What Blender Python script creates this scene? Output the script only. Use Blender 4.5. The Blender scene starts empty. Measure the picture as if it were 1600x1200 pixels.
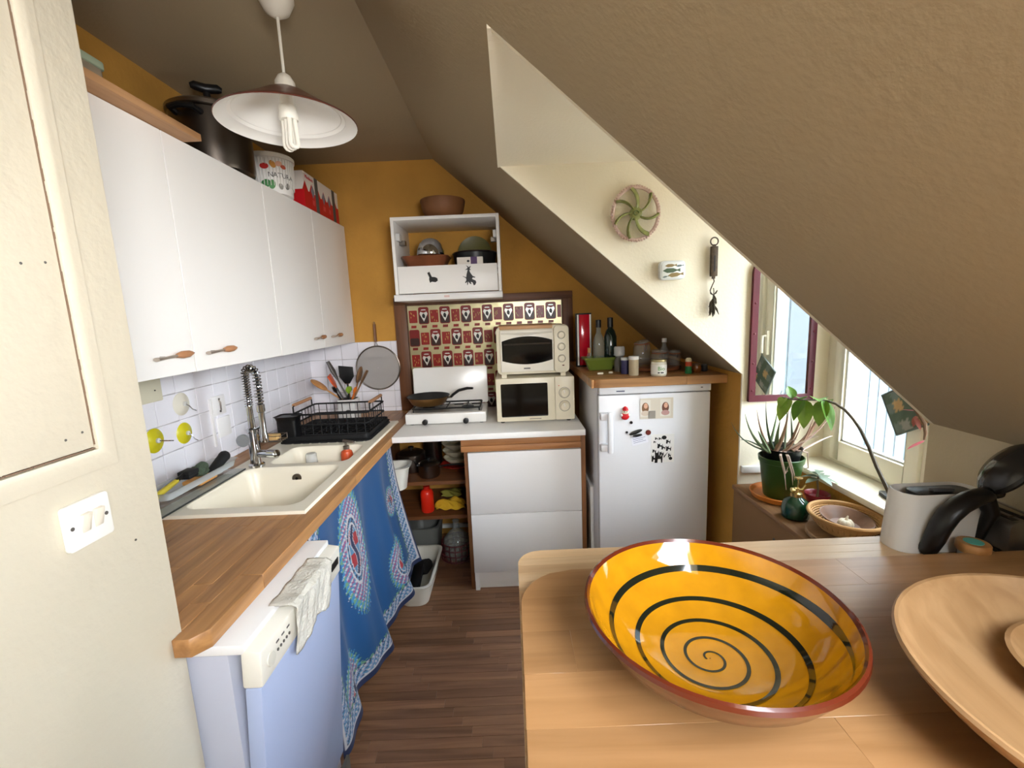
import bpy, bmesh, math, random
from mathutils import Vector, Matrix
random.seed(7)
PI = math.pi
scene = bpy.context.scene
C = scene.collection

# ------------------------------------------------------------------ camera
cam = bpy.data.cameras.new('camera'); cam.sensor_width = 36; cam.lens = 696 / 1600 * 36
cam.clip_start = .02
cam_o = bpy.data.objects.new('camera', cam); C.objects.link(cam_o)
_p, _r = math.atan(110 / 696), math.atan(185 / 4404)
_fw = Vector((0, math.cos(_p), -math.sin(_p))); _up = Vector((0, math.sin(_p), math.cos(_p))); _rt = Vector((1, 0, 0))
_R = _rt * math.cos(_r) - _up * math.sin(_r); _U = _rt * math.sin(_r) + _up * math.cos(_r)
cam_o.matrix_world = Matrix(((_R.x, _U.x, -_fw.x, 0), (_R.y, _U.y, -_fw.y, 0), (_R.z, _U.z, -_fw.z, 1.515), (0, 0, 0, 1)))
scene.camera = cam_o

# ------------------------------------------------------------------ sky, daylight and added fill, exposure
SKY = 17.5
world = bpy.data.worlds.new('sky'); scene.world = world; world.use_nodes = True
nt = world.node_tree; nt.nodes.clear()
wo = nt.nodes.new('ShaderNodeOutputWorld'); bg = nt.nodes.new('ShaderNodeBackground')
tc = nt.nodes.new('ShaderNodeTexCoord'); sp = nt.nodes.new('ShaderNodeSeparateXYZ'); rp = nt.nodes.new('ShaderNodeValToRGB')
rp.color_ramp.elements[0].position = .47; rp.color_ramp.elements[0].color = (.30, .29, .27, 1)
rp.color_ramp.elements[1].position = .53; rp.color_ramp.elements[1].color = (.86, .93, 1, 1)
ma = nt.nodes.new('ShaderNodeMath'); ma.operation = 'MULTIPLY_ADD'; ma.inputs[1].default_value = .5; ma.inputs[2].default_value = .5
nt.links.new(tc.outputs['Generated'], sp.inputs[0]); nt.links.new(sp.outputs['Z'], ma.inputs[0]); nt.links.new(ma.outputs[0], rp.inputs[0])
nt.links.new(rp.outputs[0], bg.inputs['Color']); bg.inputs['Strength'].default_value = SKY; nt.links.new(bg.outputs[0], wo.inputs[0])

def area(name, loc, direction, sx, sy, power, col):
    l = bpy.data.lights.new(name, 'AREA'); l.shape = 'RECTANGLE'; l.size = sx; l.size_y = sy; l.energy = power; l.color = col
    o = bpy.data.objects.new(name, l); C.objects.link(o); o.location = loc
    o.rotation_euler = Vector(direction).to_track_quat('-Z', 'Y').to_euler()
    return o
rwl = area('roof_window_fill', (.62, -.55, 1.76), (-1.15, 2.6, .3), .8, .5, 18, (.98, .98, 1)); rwl.data.spread = math.radians(90)  # added lamp at the unseen roof opening, aimed to brighten the far cupboards
scene.view_settings.view_transform = 'Standard'; scene.view_settings.look = 'None'
scene.view_settings.exposure = 0.62; scene.view_settings.gamma = 1.0; scene.view_settings.use_curve_mapping = False

# ------------------------------------------------------------------ helpers: materials
def lin(h):
    h = h.lstrip('#'); v = [int(h[i:i + 2], 16) / 255 for i in (0, 2, 4)]
    return tuple((x / 12.92 if x <= .04045 else ((x + .055) / 1.055) ** 2.4) for x in v) + (1,)
MATS = {}
def _new(name):
    m = bpy.data.materials.new(name); m.use_nodes = True
    return m, m.node_tree, m.node_tree.nodes['Principled BSDF']
def mat(name, hexc, rough=.5, metal=0., bump=0., bscale=60., vary=0., vscale=4., trans=0., alpha=1., coat=0., ior=1.45, sheen=0., emit=0., spec=None):
    if name in MATS: return MATS[name]
    m, t, b = _new(name); col = lin(hexc)
    b.inputs['Base Color'].default_value = col; b.inputs['Roughness'].default_value = rough; b.inputs['Metallic'].default_value = metal
    b.inputs['Transmission Weight'].default_value = trans; b.inputs['Alpha'].default_value = alpha; b.inputs['Coat Weight'].default_value = coat
    b.inputs['IOR'].default_value = ior; b.inputs['Sheen Weight'].default_value = sheen
    if spec is not None: b.inputs['Specular IOR Level'].default_value = spec
    if emit: b.inputs['Emission Color'].default_value = col; b.inputs['Emission Strength'].default_value = emit
    x = t.nodes.new('ShaderNodeTexCoord')
    if vary:
        n = t.nodes.new('ShaderNodeTexNoise'); n.inputs['Scale'].default_value = vscale; n.inputs['Detail'].default_value = 6
        r = t.nodes.new('ShaderNodeValToRGB')
        lo = tuple(max(0, c * (1 - vary)) for c in col[:3]) + (1,); hi = tuple(min(1, c * (1 + vary)) for c in col[:3]) + (1,)
        r.color_ramp.elements[0].position = .3; r.color_ramp.elements[1].position = .7
        r.color_ramp.elements[0].color = lo; r.color_ramp.elements[1].color = hi
        t.links.new(x.outputs['Object'], n.inputs['Vector']); t.links.new(n.outputs['Fac'], r.inputs[0]); t.links.new(r.outputs[0], b.inputs['Base Color'])
    if bump:
        n = t.nodes.new('ShaderNodeTexNoise'); n.inputs['Scale'].default_value = bscale; n.inputs['Detail'].default_value = 4
        k = t.nodes.new('ShaderNodeBump'); k.inputs['Strength'].default_value = bump; k.inputs['Distance'].default_value = .01
        t.links.new(x.outputs['Object'], n.inputs['Vector']); t.links.new(n.outputs['Fac'], k.inputs['Height']); t.links.new(k.outputs[0], b.inputs['Normal'])
    MATS[name] = m; return m
def wood(name, a, bcol, axis=0, rough=.45, scale=1., rnd=.16, coat=0.):
    if name in MATS: return MATS[name]
    m, t, b = _new(name)
    x = t.nodes.new('ShaderNodeTexCoord'); oi = t.nodes.new('ShaderNodeObjectInfo')
    cx = t.nodes.new('ShaderNodeVectorMath'); cx.operation = 'ADD'
    sc = t.nodes.new('ShaderNodeVectorMath'); sc.operation = 'SCALE'; sc.inputs['Scale'].default_value = 37.
    cmb = t.nodes.new('ShaderNodeCombineXYZ')
    for i in range(3): t.links.new(oi.outputs['Random'], cmb.inputs[i])
    t.links.new(cmb.outputs[0], sc.inputs[0]); t.links.new(sc.outputs[0], cx.inputs[1]); t.links.new(x.outputs['Object'], cx.inputs[0])
    mp = t.nodes.new('ShaderNodeMapping'); s = [38 * scale] * 3; s[axis] = 2.6 * scale; mp.inputs['Scale'].default_value = s
    t.links.new(cx.outputs[0], mp.inputs['Vector'])
    n = t.nodes.new('ShaderNodeTexNoise'); n.inputs['Scale'].default_value = 1.; n.inputs['Detail'].default_value = 7; n.inputs['Distortion'].default_value = .6
    t.links.new(mp.outputs[0], n.inputs['Vector'])
    r = t.nodes.new('ShaderNodeValToRGB'); r.color_ramp.elements[0].position = .28; r.color_ramp.elements[1].position = .72
    r.color_ramp.elements[0].color = lin(a); r.color_ramp.elements[1].color = lin(bcol)
    t.links.new(n.outputs['Fac'], r.inputs[0])
    hs = t.nodes.new('ShaderNodeHueSaturation'); mr = t.nodes.new('ShaderNodeMapRange')
    mr.inputs['To Min'].default_value = 1 - rnd; mr.inputs['To Max'].default_value = 1 + rnd
    t.links.new(oi.outputs['Random'], mr.inputs['Value']); t.links.new(mr.outputs[0], hs.inputs['Value']); t.links.new(r.outputs[0], hs.inputs['Color'])
    t.links.new(hs.outputs[0], b.inputs['Base Color'])
    k = t.nodes.new('ShaderNodeBump'); k.inputs['Strength'].default_value = .12; k.inputs['Distance'].default_value = .004
    t.links.new(n.outputs['Fac'], k.inputs['Height']); t.links.new(k.outputs[0], b.inputs['Normal'])
    b.inputs['Roughness'].default_value = rough; b.inputs['Coat Weight'].default_value = coat; b.inputs['Coat Roughness'].default_value = .25
    MATS[name] = m; return m
def vcol(name, rough=.8, sheen=0.):
    if name in MATS: return MATS[name]
    m, t, b = _new(name); a = t.nodes.new('ShaderNodeVertexColor'); a.layer_name = 'print'
    t.links.new(a.outputs['Color'], b.inputs['Base Color']); b.inputs['Roughness'].default_value = rough; b.inputs['Sheen Weight'].default_value = sheen
    MATS[name] = m; return m
def glass(name, hexc='#ffffff', alpha=.22, rough=.03):
    # thin clear glass: mostly see-through with a real glossy surface
    if name in MATS: return MATS[name]
    m, t, b = _new(name); t.nodes.remove(b)
    o = t.nodes['Material Output']; tr = t.nodes.new('ShaderNodeBsdfTransparent'); gl = t.nodes.new('ShaderNodeBsdfGlossy')
    df = t.nodes.new('ShaderNodeBsdfDiffuse'); df.inputs['Color'].default_value = lin(hexc)
    gl.inputs['Roughness'].default_value = rough; tr.inputs['Color'].default_value = tuple(.6 + .4 * c for c in lin(hexc)[:3]) + (1,)
    lw = t.nodes.new('ShaderNodeLayerWeight'); lw.inputs['Blend'].default_value = .5
    pw = t.nodes.new('ShaderNodeMath'); pw.operation = 'POWER'; pw.inputs[1].default_value = 4.
    fr = t.nodes.new('ShaderNodeMath'); fr.operation = 'MULTIPLY_ADD'; fr.inputs[1].default_value = .8; fr.inputs[2].default_value = .04
    t.links.new(lw.outputs['Facing'], pw.inputs[0]); t.links.new(pw.outputs[0], fr.inputs[0])
    m1 = t.nodes.new('ShaderNodeMixShader'); m2 = t.nodes.new('ShaderNodeMixShader'); m1.inputs[0].default_value = alpha
    t.links.new(tr.outputs[0], m1.inputs[1]); t.links.new(df.outputs[0], m1.inputs[2])
    t.links.new(fr.outputs[0], m2.inputs[0]); t.links.new(m1.outputs[0], m2.inputs[1]); t.links.new(gl.outputs[0], m2.inputs[2])
    t.links.new(m2.outputs[0], o.inputs['Surface']); MATS[name] = m; return m

# ------------------------------------------------------------------ helpers: meshes
def rot(ax, a): return Matrix.Rotation(a, 4, ax)
def trl(x, y, z): return Matrix.Translation((x, y, z))
class B:
    def __init__(s): s.v = []; s.f = []; s.mi = []; s.cur = 0
    def add(s, vs, fs, M=None):
        k = len(s.v)
        s.v += [tuple(M @ Vector(p)) if M else tuple(p) for p in vs]
        s.f += [tuple(k + i for i in f) for f in fs]; s.mi += [s.cur] * len(fs); return s
    def m(s, i): s.cur = i; return s
    def box(s, x0, x1, y0, y1, z0, z1, M=None):
        return s.add([(x0, y0, z0), (x1, y0, z0), (x1, y1, z0), (x0, y1, z0), (x0, y0, z1), (x1, y0, z1), (x1, y1, z1), (x0, y1, z1)],
                     [(0, 3, 2, 1), (4, 5, 6, 7), (0, 1, 5, 4), (1, 2, 6, 5), (2, 3, 7, 6), (3, 0, 4, 7)], M)
    def cbox(s, c, d, M=None): return s.box(c[0] - d[0] / 2, c[0] + d[0] / 2, c[1] - d[1] / 2, c[1] + d[1] / 2, c[2] - d[2] / 2, c[2] + d[2] / 2, M)
    def prism(s, poly, a, b, axis='z', M=None):
        f = {'z': lambda p, h: (p[0], p[1], h), 'y': lambda p, h: (p[0], h, p[1]), 'x': lambda p, h: (h, p[0], p[1])}[axis]
        n = len(poly)
        return s.add([f(p, a) for p in poly] + [f(p, b) for p in poly],
                     [tuple(range(n))[::-1], tuple(range(n, 2 * n))] + [(i, (i + 1) % n, n + (i + 1) % n, n + i) for i in range(n)], M)
    def lathe(s, prof, n=28, M=None, cap0=True, cap1=True, sx=1., sy=1., a0=0., a1=2 * PI):
        full = abs(a1 - a0 - 2 * PI) < 1e-6; vs = []; fs = []; k = n if full else n + 1
        for r, z in prof:
            for i in range(k):
                a = a0 + (a1 - a0) * i / n; vs.append((r * math.cos(a) * sx, r * math.sin(a) * sy, z))
        for j in range(len(prof) - 1):
            for i in range(n):
                i2 = (i + 1) % k
                fs.append((j * k + i, j * k + i2, (j + 1) * k + i2, (j + 1) * k + i))
        if cap0 and prof[0][0] > 1e-5 and full: fs.append(tuple(range(k))[::-1])
        if cap1 and prof[-1][0] > 1e-5 and full: fs.append(tuple((len(prof) - 1) * k + i for i in range(k)))
        return s.add(vs, fs, M)
    def cyl(s, p, q, r, n=16, r2=None):
        p = Vector(p); q = Vector(q); d = q - p
        M = trl(*p) @ d.to_track_quat('Z', 'Y').to_matrix().to_4x4()
        return s.lathe([(r, 0), (r if r2 is None else r2, d.length)], n, M)
    def tube(s, pts, r, n=8, closed=False, flat=1.):
        pts = [Vector(p) for p in pts]; N = len(pts); rs = r if isinstance(r, (list, tuple)) else [r] * N
        vs = []; fs = []; nrm = None
        for i in range(N):
            t = (pts[(i + 1) % N] - pts[i - 1]) if closed else (pts[min(i + 1, N - 1)] - pts[max(i - 1, 0)])
            if t.length < 1e-9: t = Vector((0, 0, 1))
            t.normalize()
            if nrm is None: nrm = t.orthogonal().normalized() if abs(t.z) > .9 else t.cross(Vector((0, 0, 1))).normalized()
            nrm = (nrm - t * nrm.dot(t)); nrm = nrm.normalized() if nrm.length > 1e-6 else t.orthogonal().normalized()
            bn = t.cross(nrm)
            for j in range(n):
                a = 2 * PI * j / n; vs.append(pts[i] + nrm * math.cos(a) * rs[i] + bn * math.sin(a) * rs[i] * flat)
        for i in range(N if closed else N - 1):
            for j in range(n):
                a, b = i * n + j, i * n + (j + 1) % n; c, d = ((i + 1) % N) * n + (j + 1) % n, ((i + 1) % N) * n + j
                fs.append((a, b, c, d))
        if not closed: fs += [tuple(range(n))[::-1], tuple((N - 1) * n + j for j in range(n))]
        return s.add(vs, fs)
    def ball(s, c, r, n=14, sc=(1, 1, 1), M=None):
        T = trl(*c) @ Matrix.Diagonal((*sc, 1)); T = M @ T if M else T
        return s.lathe([(max(r * math.sin(PI * i / (n // 2 + 1)), 1e-6), -r * math.cos(PI * i / (n // 2 + 1))) for i in range(n // 2 + 2)], n, T, False, False)
    def grid(s, fn, nu, nv, M=None):
        vs = [fn(i / nu, j / nv) for j in range(nv + 1) for i in range(nu + 1)]
        fs = [(j * (nu + 1) + i, j * (nu + 1) + i + 1, (j + 1) * (nu + 1) + i + 1, (j + 1) * (nu + 1) + i) for j in range(nv) for i in range(nu)]
        return s.add(vs, fs, M)
    def mesh(s, name, mats, bevel=0., seg=2, angle=38, off=(0, 0, 0), fixn=True):
        me = bpy.data.meshes.new(name)
        me.from_pydata([(p[0] - off[0], p[1] - off[1], p[2] - off[2]) for p in s.v], [], s.f)
        mats = mats if isinstance(mats, (list, tuple)) else [mats]
        for q in mats: me.materials.append(q)
        if len(mats) > 1: me.polygons.foreach_set('material_index', s.mi)
        bm = bmesh.new(); bm.from_mesh(me)
        bmesh.ops.remove_doubles(bm, verts=bm.verts, dist=1e-6)
        if fixn: bmesh.ops.recalc_face_normals(bm, faces=bm.faces)
        if bevel:
            es = [e for e in bm.edges if len(e.link_faces) == 2 and e.calc_face_angle(0) > .5]
            bmesh.ops.bevel(bm, geom=es, offset=bevel, segments=seg, affect='EDGES', profile=.5, clamp_overlap=True)
        bm.to_mesh(me); bm.free()
        me.polygons.foreach_set('use_smooth', [True] * len(me.polygons)); me.set_sharp_from_angle(angle=math.radians(angle))
        return me
    def part(s, name, mats, parent, local=False, label=None, **k):
        off = (0, 0, 0)
        if not local:
            r = parent
            while r.parent: r = r.parent
            off = r.location
        o = bpy.data.objects.new(name, s.mesh(name, mats, off=off, **k)); C.objects.link(o); o.parent = parent
        if label: o['label'] = label
        return o
    def top(s, name, label, cat, mats, group=None, loc=None, rz=0., kind=None, **k):
        xs, ys, zs = zip(*s.v)
        off = (0, 0, 0) if loc is not None else ((min(xs) + max(xs)) / 2, (min(ys) + max(ys)) / 2, min(zs))
        o = bpy.data.objects.new(name, s.mesh(name, mats, off=off, **k)); C.objects.link(o)
        o.location = loc if loc is not None else off; o.rotation_euler = (0, 0, rz)
        tag(o, label, cat, group, kind); return o
    def struct(s, name, mats, label=None, parent=None, **k):
        o = bpy.data.objects.new(name, s.mesh(name, mats, **k)); C.objects.link(o)
        if parent: o.parent = parent
        else:
            o['kind'] = 'structure'
            o['label'] = label or name.replace('_', ' '); o['category'] = name.split('_')[0]
        return o
def tag(o, label=None, cat=None, group=None, kind=None):
    if label: o['label'] = label
    if cat: o['category'] = cat
    if group: o['group'] = group
    if kind: o['kind'] = kind
    return o
def thing(name, label, cat, loc=(0, 0, 0), rz=0., group=None):
    o = bpy.data.objects.new(name, None); C.objects.link(o); o.empty_display_size = .05
    o.location = loc; o.rotation_euler = (0, 0, rz); return tag(o, label, cat, group)
def place(name, me, parent, loc, rotation=(0, 0, 0)):
    o = bpy.data.objects.new(name, me); C.objects.link(o); o.parent = parent; o.location = loc; o.rotation_euler = rotation; return o
def text(name, body, size, M, mt, parent, thick=.0004):
    cu = bpy.data.curves.new(name, 'FONT'); cu.body = body; cu.size = size; cu.extrude = thick; cu.align_x = 'CENTER'; cu.align_y = 'CENTER'; cu.resolution_u = 2
    t = bpy.data.objects.new(name, cu); C.objects.link(t); dg = bpy.context.evaluated_depsgraph_get()
    me = bpy.data.meshes.new_from_object(t.evaluated_get(dg)); bpy.data.objects.remove(t); bpy.data.curves.remove(cu)
    me.materials.clear(); me.materials.append(mt); me.transform(M)
    o = bpy.data.objects.new(name, me); C.objects.link(o); o.parent = parent; return o
FRONT = rot('X', PI / 2)                       # text on a face that looks towards -y
def rrect(x0, x1, y0, y1, r, n=5):
    out = []
    for cx, cy, a in ((x1 - r, y1 - r, 0), (x0 + r, y1 - r, 90), (x0 + r, y0 + r, 180), (x1 - r, y0 + r, 270)):
        for i in range(n + 1): t = math.radians(a + 90 * i / n); out.append((cx + r * math.cos(t), cy + r * math.sin(t)))
    return out
def arc(c, r, a0, a1, n, f): return [f(c, r, math.radians(a0 + (a1 - a0) * i / n)) for i in range(n + 1)]

# ------------------------------------------------------------------ materials
OCHRE = mat('ochre_wall_paint', '#bd8b3c', .85, bump=.25, bscale=40, vary=.16, vscale=3)
CREAM = mat('cream_wall_paint', '#eae0c8', .8, bump=.12, bscale=90)
DIMCREAM = mat('dimmed_cream_ceiling', '#a08f72', .85, bump=.12, bscale=70)  # cream ceiling and slope; their dimness is put into this darker colour
PART = mat('ivory_gloss_paint', '#d9d1bc', .45, bump=.18, bscale=35)
WHITE = mat('white_laminate', '#eeece8', .38)
WHITEG = mat('white_gloss_frame', '#ece6d2', .3)
TILE = mat('white_glazed_tile', '#eceaf0', .12, bump=.03, bscale=12)
GROUT = mat('grey_grout', '#b9b4b4', .9)
CHROME = mat('chrome', '#c9cacc', .1, 1.)
STEEL = mat('brushed_steel', '#8d857c', .3, 1.)
DSTEEL = mat('dark_steel', '#5d564f', .32, 1.)
BLACK = mat('black_plastic', '#0d0d0e', .38)
MBLACK = mat('matt_black', '#101011', .7)
BEIGE = mat('beige_appliance', '#e4dcc4', .35)
APPL = mat('white_appliance', '#e6e5e4', .3)
DGLASS = mat('dark_oven_glass', '#060606', .08)
RED = mat('red_print', '#c3141c', .45)
MAROON = mat('maroon_print', '#7a1512', .35)
LGREY = mat('light_grey_plastic', '#c9c9c6', .4)
DGREY = mat('dark_grey_print', '#55524e', .6)
OAK = wood('worktop_oak', '#8f6238', '#bd8b56', 1, .42)
OAKX = wood('worktop_oak_across', '#8f6238', '#bd8b56', 0, .42)
BROWN = wood('brown_varnished_board', '#4e2f18', '#704526', 2, .5)
BROWNX = wood('brown_varnished_board_across', '#5a3519', '#7a4a27', 0, .5)
SIDEW = wood('walnut_side_board', '#6b4526', '#8c5c35', 2, .5)
BATTEN = wood('oak_batten', '#8c5a33', '#b07a4a', 0, .5)
BEECH = wood('beech_block', '#b8966f', '#cdb08b', 0, .3, rnd=.14, coat=.2)
BOARDW = wood('oiled_beech_board', '#8f673f', '#a87e54', 0, .3, rnd=.12, coat=.2)
FLOORW = wood('floor_strip', '#6d4a34', '#946c50', 0, .45, rnd=.2)
SPOONW = wood('pale_spoon_wood', '#a9713b', '#c9945a', 2, .55)
BOWLW = wood('turned_bowl_wood', '#b0804c', '#cfa06a', 0, .5, scale=.7)
TEAK = wood('handle_wood', '#9a6a45', '#b98862', 1, .5)
CLEAR = glass('clear_glass', '#e8eeec', .1)
CLEARP = glass('clear_plastic', '#eef1f2', .35, .15)
DKGREEN = mat('dark_green_glass', '#0c2019', .06, coat=.5)

# ------------------------------------------------------------------ the setting
XL, YB, ZC = -1.336, 2.95, 2.48
SM, SB = .8766, 2.1016                     # roof slope: z = SB - SM*x
XK, YF, YN = 1.02, 1.945, 1.06             # knee wall, far and near cheek of the dormer
sz = lambda x: SB - SM * x
xcr = (SB - ZC) / SM
fl = B().box(-1.5, 2.2, -2.8, 3.1, -.12, -.004).struct('floor', FLOORW, 'brown wood strip floor')
y = .9; k = 0
while y < YB - .002:
    x = -.95 + (k * .37) % .41 - .41
    while x < .42:
        x0, x1 = max(x, -.9), min(x + .41, .42)
        if x1 - x0 > .02: B().box(x0 + .0006, x1 - .0006, y + .0006, min(y + .042, YB) - .0006, -.004, 0).part('strip', FLOORW, fl)
        x += .41
    y += .042; k += 1
wl = B().box(XL - .1, XL, .5, YB + .1, 0, ZC + .1).struct('wall_left', OCHRE, 'ochre painted left wall with white tiles under the cupboards')
wb = B().box(XL - .1, 2.0, YB, YB + .1, 0, ZC + .1).struct('wall_back', OCHRE, 'ochre painted back wall behind the hob')
wp = B().box(XL - .1, -.70, -2.8, .832, 0, ZC).struct('wall_near', PART, 'ivory painted partition wall with light switch', bevel=.004)
B().prism([(XL - .1, ZC), (xcr, ZC), (xcr + .02, ZC + .12), (XL - .1, ZC + .12)], -2.8, YB + .1, 'y').struct('ceiling', DIMCREAM, 'flat cream ceiling in a dimmed tone')
nx, nz = SM / math.hypot(SM, 1), 1 / math.hypot(SM, 1)
def slope_slab(name, xa, xb, ya, yb, lab):
    t = .14
    return B().prism([(xa, sz(xa)), (xb, sz(xb)), (xb + nx * t, sz(xb) + nz * t), (xa + nx * t, sz(xa) + nz * t)], ya, yb, 'y').struct(name, DIMCREAM, lab)
xd = (SB - 2.112) / SM
slope_slab('ceiling_slope_far', xcr, XK + .12, YF + .0115, YB + .1, 'sloped cream ceiling in a dimmed tone above the fridge')
slope_slab('ceiling_slope_top', xcr, xd, YN - .0125, YF + .0115, 'narrow sloped ceiling above the dormer')
slope_slab('ceiling_slope_near', xcr, XK + .12, .16, YN - .0125, 'sloped cream ceiling in a dimmed tone in front of the dormer')
slope_slab('ceiling_slope_rear_top', xcr, .25, -1.3, .16, 'sloped ceiling above the roof window')
slope_slab('ceiling_slope_rear_low', .72, XK + .12, -1.3, .16, 'sloped ceiling below the roof window')
slope_slab('ceiling_slope_end', xcr, XK + .12, -2.8, -1.3, 'sloped ceiling at the rear end')
B().prism([(XK, 0), (XK, sz(XK)), (XK + .12, sz(XK + .12)), (XK + .12, 0)], -2.8, YN - .002, 'y').struct('wall_knee', mat('beige_knee_paint', '#c2b496', .85, bump=.12, bscale=70), 'low taupe wall under the roof slope beside the table')
B().prism([(XK, 0), (XK, sz(XK)), (XK + .12, sz(XK + .12)), (XK + .12, 0)], YF + .012, YB, 'y').struct('wall_niche', OCHRE, 'ochre wall to the right of the fridge')
B().prism([(xd - .0, 2.112), (XK, sz(XK)), (XK, 0), (1.55, 0), (1.55, 2.112)], YF, YF + .011, 'y').struct('wall_cheek_far', CREAM, 'cream triangular dormer wall with hung ornaments')
B().prism([(xd, 2.112), (XK + .1, sz(XK + .1)), (XK + .1, 0), (1.55, 0), (1.55, 2.112)], YN - .012, YN, 'y').struct('wall_cheek_near', CREAM, 'cream dormer wall on the near side')
B().box(xd - .01, 1.6, YN - .012, YF + .011, 2.112, 2.2).struct('ceiling_dormer', CREAM, 'cream flat ceiling of the dormer')
B().box(1.245, 1.5, YN, YF, 0, .79).struct('wall_under_sill', OCHRE, 'ochre strip of wall under the window sill')
B().box(1.23, 1.40, YN, YF, .79, .815).struct('trim_1', WHITEG, 'cream painted window sill', bevel=.004)
# wall at the rear, behind the camera
rw = B()
rw.box(XL - .1, 2.0, -2.9, -2.8, 0, ZC)
rw.struct('wall_rear', CREAM, 'cream wall behind the camera')
# tiles
tile_me = B().box(-.0535, .0535, -.0535, .0535, 0, .007).mesh('tile', TILE, bevel=.0015, seg=1)
rowz = [1.37 - .11 * (i + .5) for i in range(4)]
def tiles(wall, kind, a, b):
    n = int((b - a) / .11) + 1
    B().box(*((XL, XL + .003, a, b, .9, 1.37) if kind == 'x' else (a, b, YB - .003, YB, .9, 1.37))).part('grout', GROUT, wall)
    for i in range(n):
        lo, hi = a + i * .11, min(a + i * .11 + .11, b); w = hi - lo
        if w < .015: continue
        for z in rowz + [.916]:
            h = .11 if z > .93 else .026
            loc, ro = (((XL + .001, (lo + hi) / 2, z), (PI / 2, 0, PI / 2)) if kind == 'x' else (((lo + hi) / 2, YB - .001, z), (PI / 2, 0, 0)))
            o = place('tile', tile_me, wall, loc, ro); o.scale = (w / .11, h / .11, 1)
tiles(wl, 'x', .86, YB); tiles(wb, 'y', XL, -.745)
# partition: hatch with its moulding
hatch = B().box(-.7, -.694, -.2, .716, 1.326, 2.3).part('hatch_panel', PART, wp, bevel=.002)
tr = B()
prof = [(0, .0), (0, .010), (.010, .014), (.022, .010), (.034, .007), (.034, 0)]; n = len(prof)
tr.add([(-.7 + h, -.3, 1.322 - q) for q, h in prof] + [(-.7 + h, .719 + q, 1.322 - q) for q, h in prof] + [(-.7 + h, .719 + q, 2.4) for q, h in prof],
       [(j * n + i, j * n + (i + 1) % n, (j + 1) * n + (i + 1) % n, (j + 1) * n + i) for j in range(2) for i in range(n)])
tr.part('hatch_moulding', PART, wp, angle=60)
crk = B(); random.seed(3)
zz = 1.33
while zz < 2.1:
    h = random.uniform(.006, .02); crk.box(-.699, -.6936, .7165 - random.uniform(0, .0012), .7172 + random.uniform(0, .0014), zz, zz + h); zz += h
yy = .30
while yy < .715:
    h = random.uniform(.01, .03); crk.box(-.699, -.6936, yy, min(yy + h, .7165), 1.3232, 1.3246 + random.uniform(0, .001)); yy += h * random.uniform(1, 1.15)
crk.part('paint_crack', mat('crack_brown', '#7d6653', .9), wp)
for yy, zz in ((.70, 1.355), (.672, 1.35), (.695, 1.62), (.66, 1.615), (.765, 1.135)): B().ball((-.6945 if yy < .72 else -.7, yy, zz), .0022, 8).part('nail_hole', DGREY, wp)
# light switch
sw = thing('light_switch', 'white double rocker light switch on the ivory partition wall', 'light switch', (-.70, .682, 1.175))
B().prism(rrect(.643, .7215, 1.175, 1.249, .006), -.7, -.692, 'x').part('plate', mat('switch_plastic', '#f1efe8', .3), sw, bevel=.0015)
for yy in (.675, .697): B().prism([(-.692, 1.197), (-.6845, 1.228), (-.692, 1.229)], yy - .008, yy + .008, 'y').part('rocker', mat('rocker_plastic', '#e4dccb', .35), sw, bevel=.001)
for yy in (.653, .712): B().cyl((-.6925, yy, 1.212), (-.6912, yy, 1.212), .0032, 10).part('screw', DGREY, sw)

# ------------------------------------------------------------------ dormer window
XW = 1.396
win = B()
ZW0, ZW1 = .815, 2.05
win.box(XW, XW + .07, 1.888, YF, ZW0, 2.112).box(XW, XW + .07, 1.425, 1.462, ZW0, 2.112).box(XW, XW + .07, YN, 1.10, ZW0, 2.112).box(XW, XW + .07, 1.10, 1.888, ZW1, 2.112).box(XW, XW + .07, 1.10, 1.888, ZW0, .832)
w1 = win.struct('window_1', WHITEG, 'cream painted two-leaf dormer window', bevel=.003)
def casement(a, b):
    f = B(); x0, x1 = XW - .012, XW + .03; st = .052
    z0, z1 = .834, ZW1 - .002
    f.box(x0, x1, a, a + st, z0, z1).box(x0, x1, b - st, b, z0, z1).box(x0, x1, a + st, b - st, z0, z0 + .085).box(x0, x1, a + st, b - st, z1 - .06, z1)
    s = f.part('casement', WHITEG, w1, bevel=.003)
    B().box(x0 + .02, x0 + .024, a + st - .004, b - st + .004, z0 + .08, z1 - .055).part('pane', glass('window_glass', '#f4fbff', .03, .0), s)
    g = B(); e = .008
    g.box(x0 + .012, x0 + .03, a + st, a + st + e, z0 + .085, z1 - .06).box(x0 + .012, x0 + .03, b - st - e, b - st, z0 + .085, z1 - .06).box(x0 + .012, x0 + .03, a + st, b - st, z0 + .085, z0 + .085 + e)
    g.part('glazing_bead', LGREY, s)
    return s
casement(1.464, 1.886); casement(1.102, 1.423)
for z in (1.0, 1.75): B().cyl((XW - .016, 1.888, z), (XW - .016, 1.888, z + .06), .007, 10).part('hinge', WHITEG, w1)
hn = B().box(XW - .03, XW - .012, 1.478, 1.5, 1.24, 1.37).part('handle_plate', WHITEG, w1, bevel=.003)
B().tube([(XW - .03, 1.489, 1.34), (XW - .05, 1.489, 1.34), (XW - .05, 1.489, 1.25)], .008).part('handle', WHITEG, w1)
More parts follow.
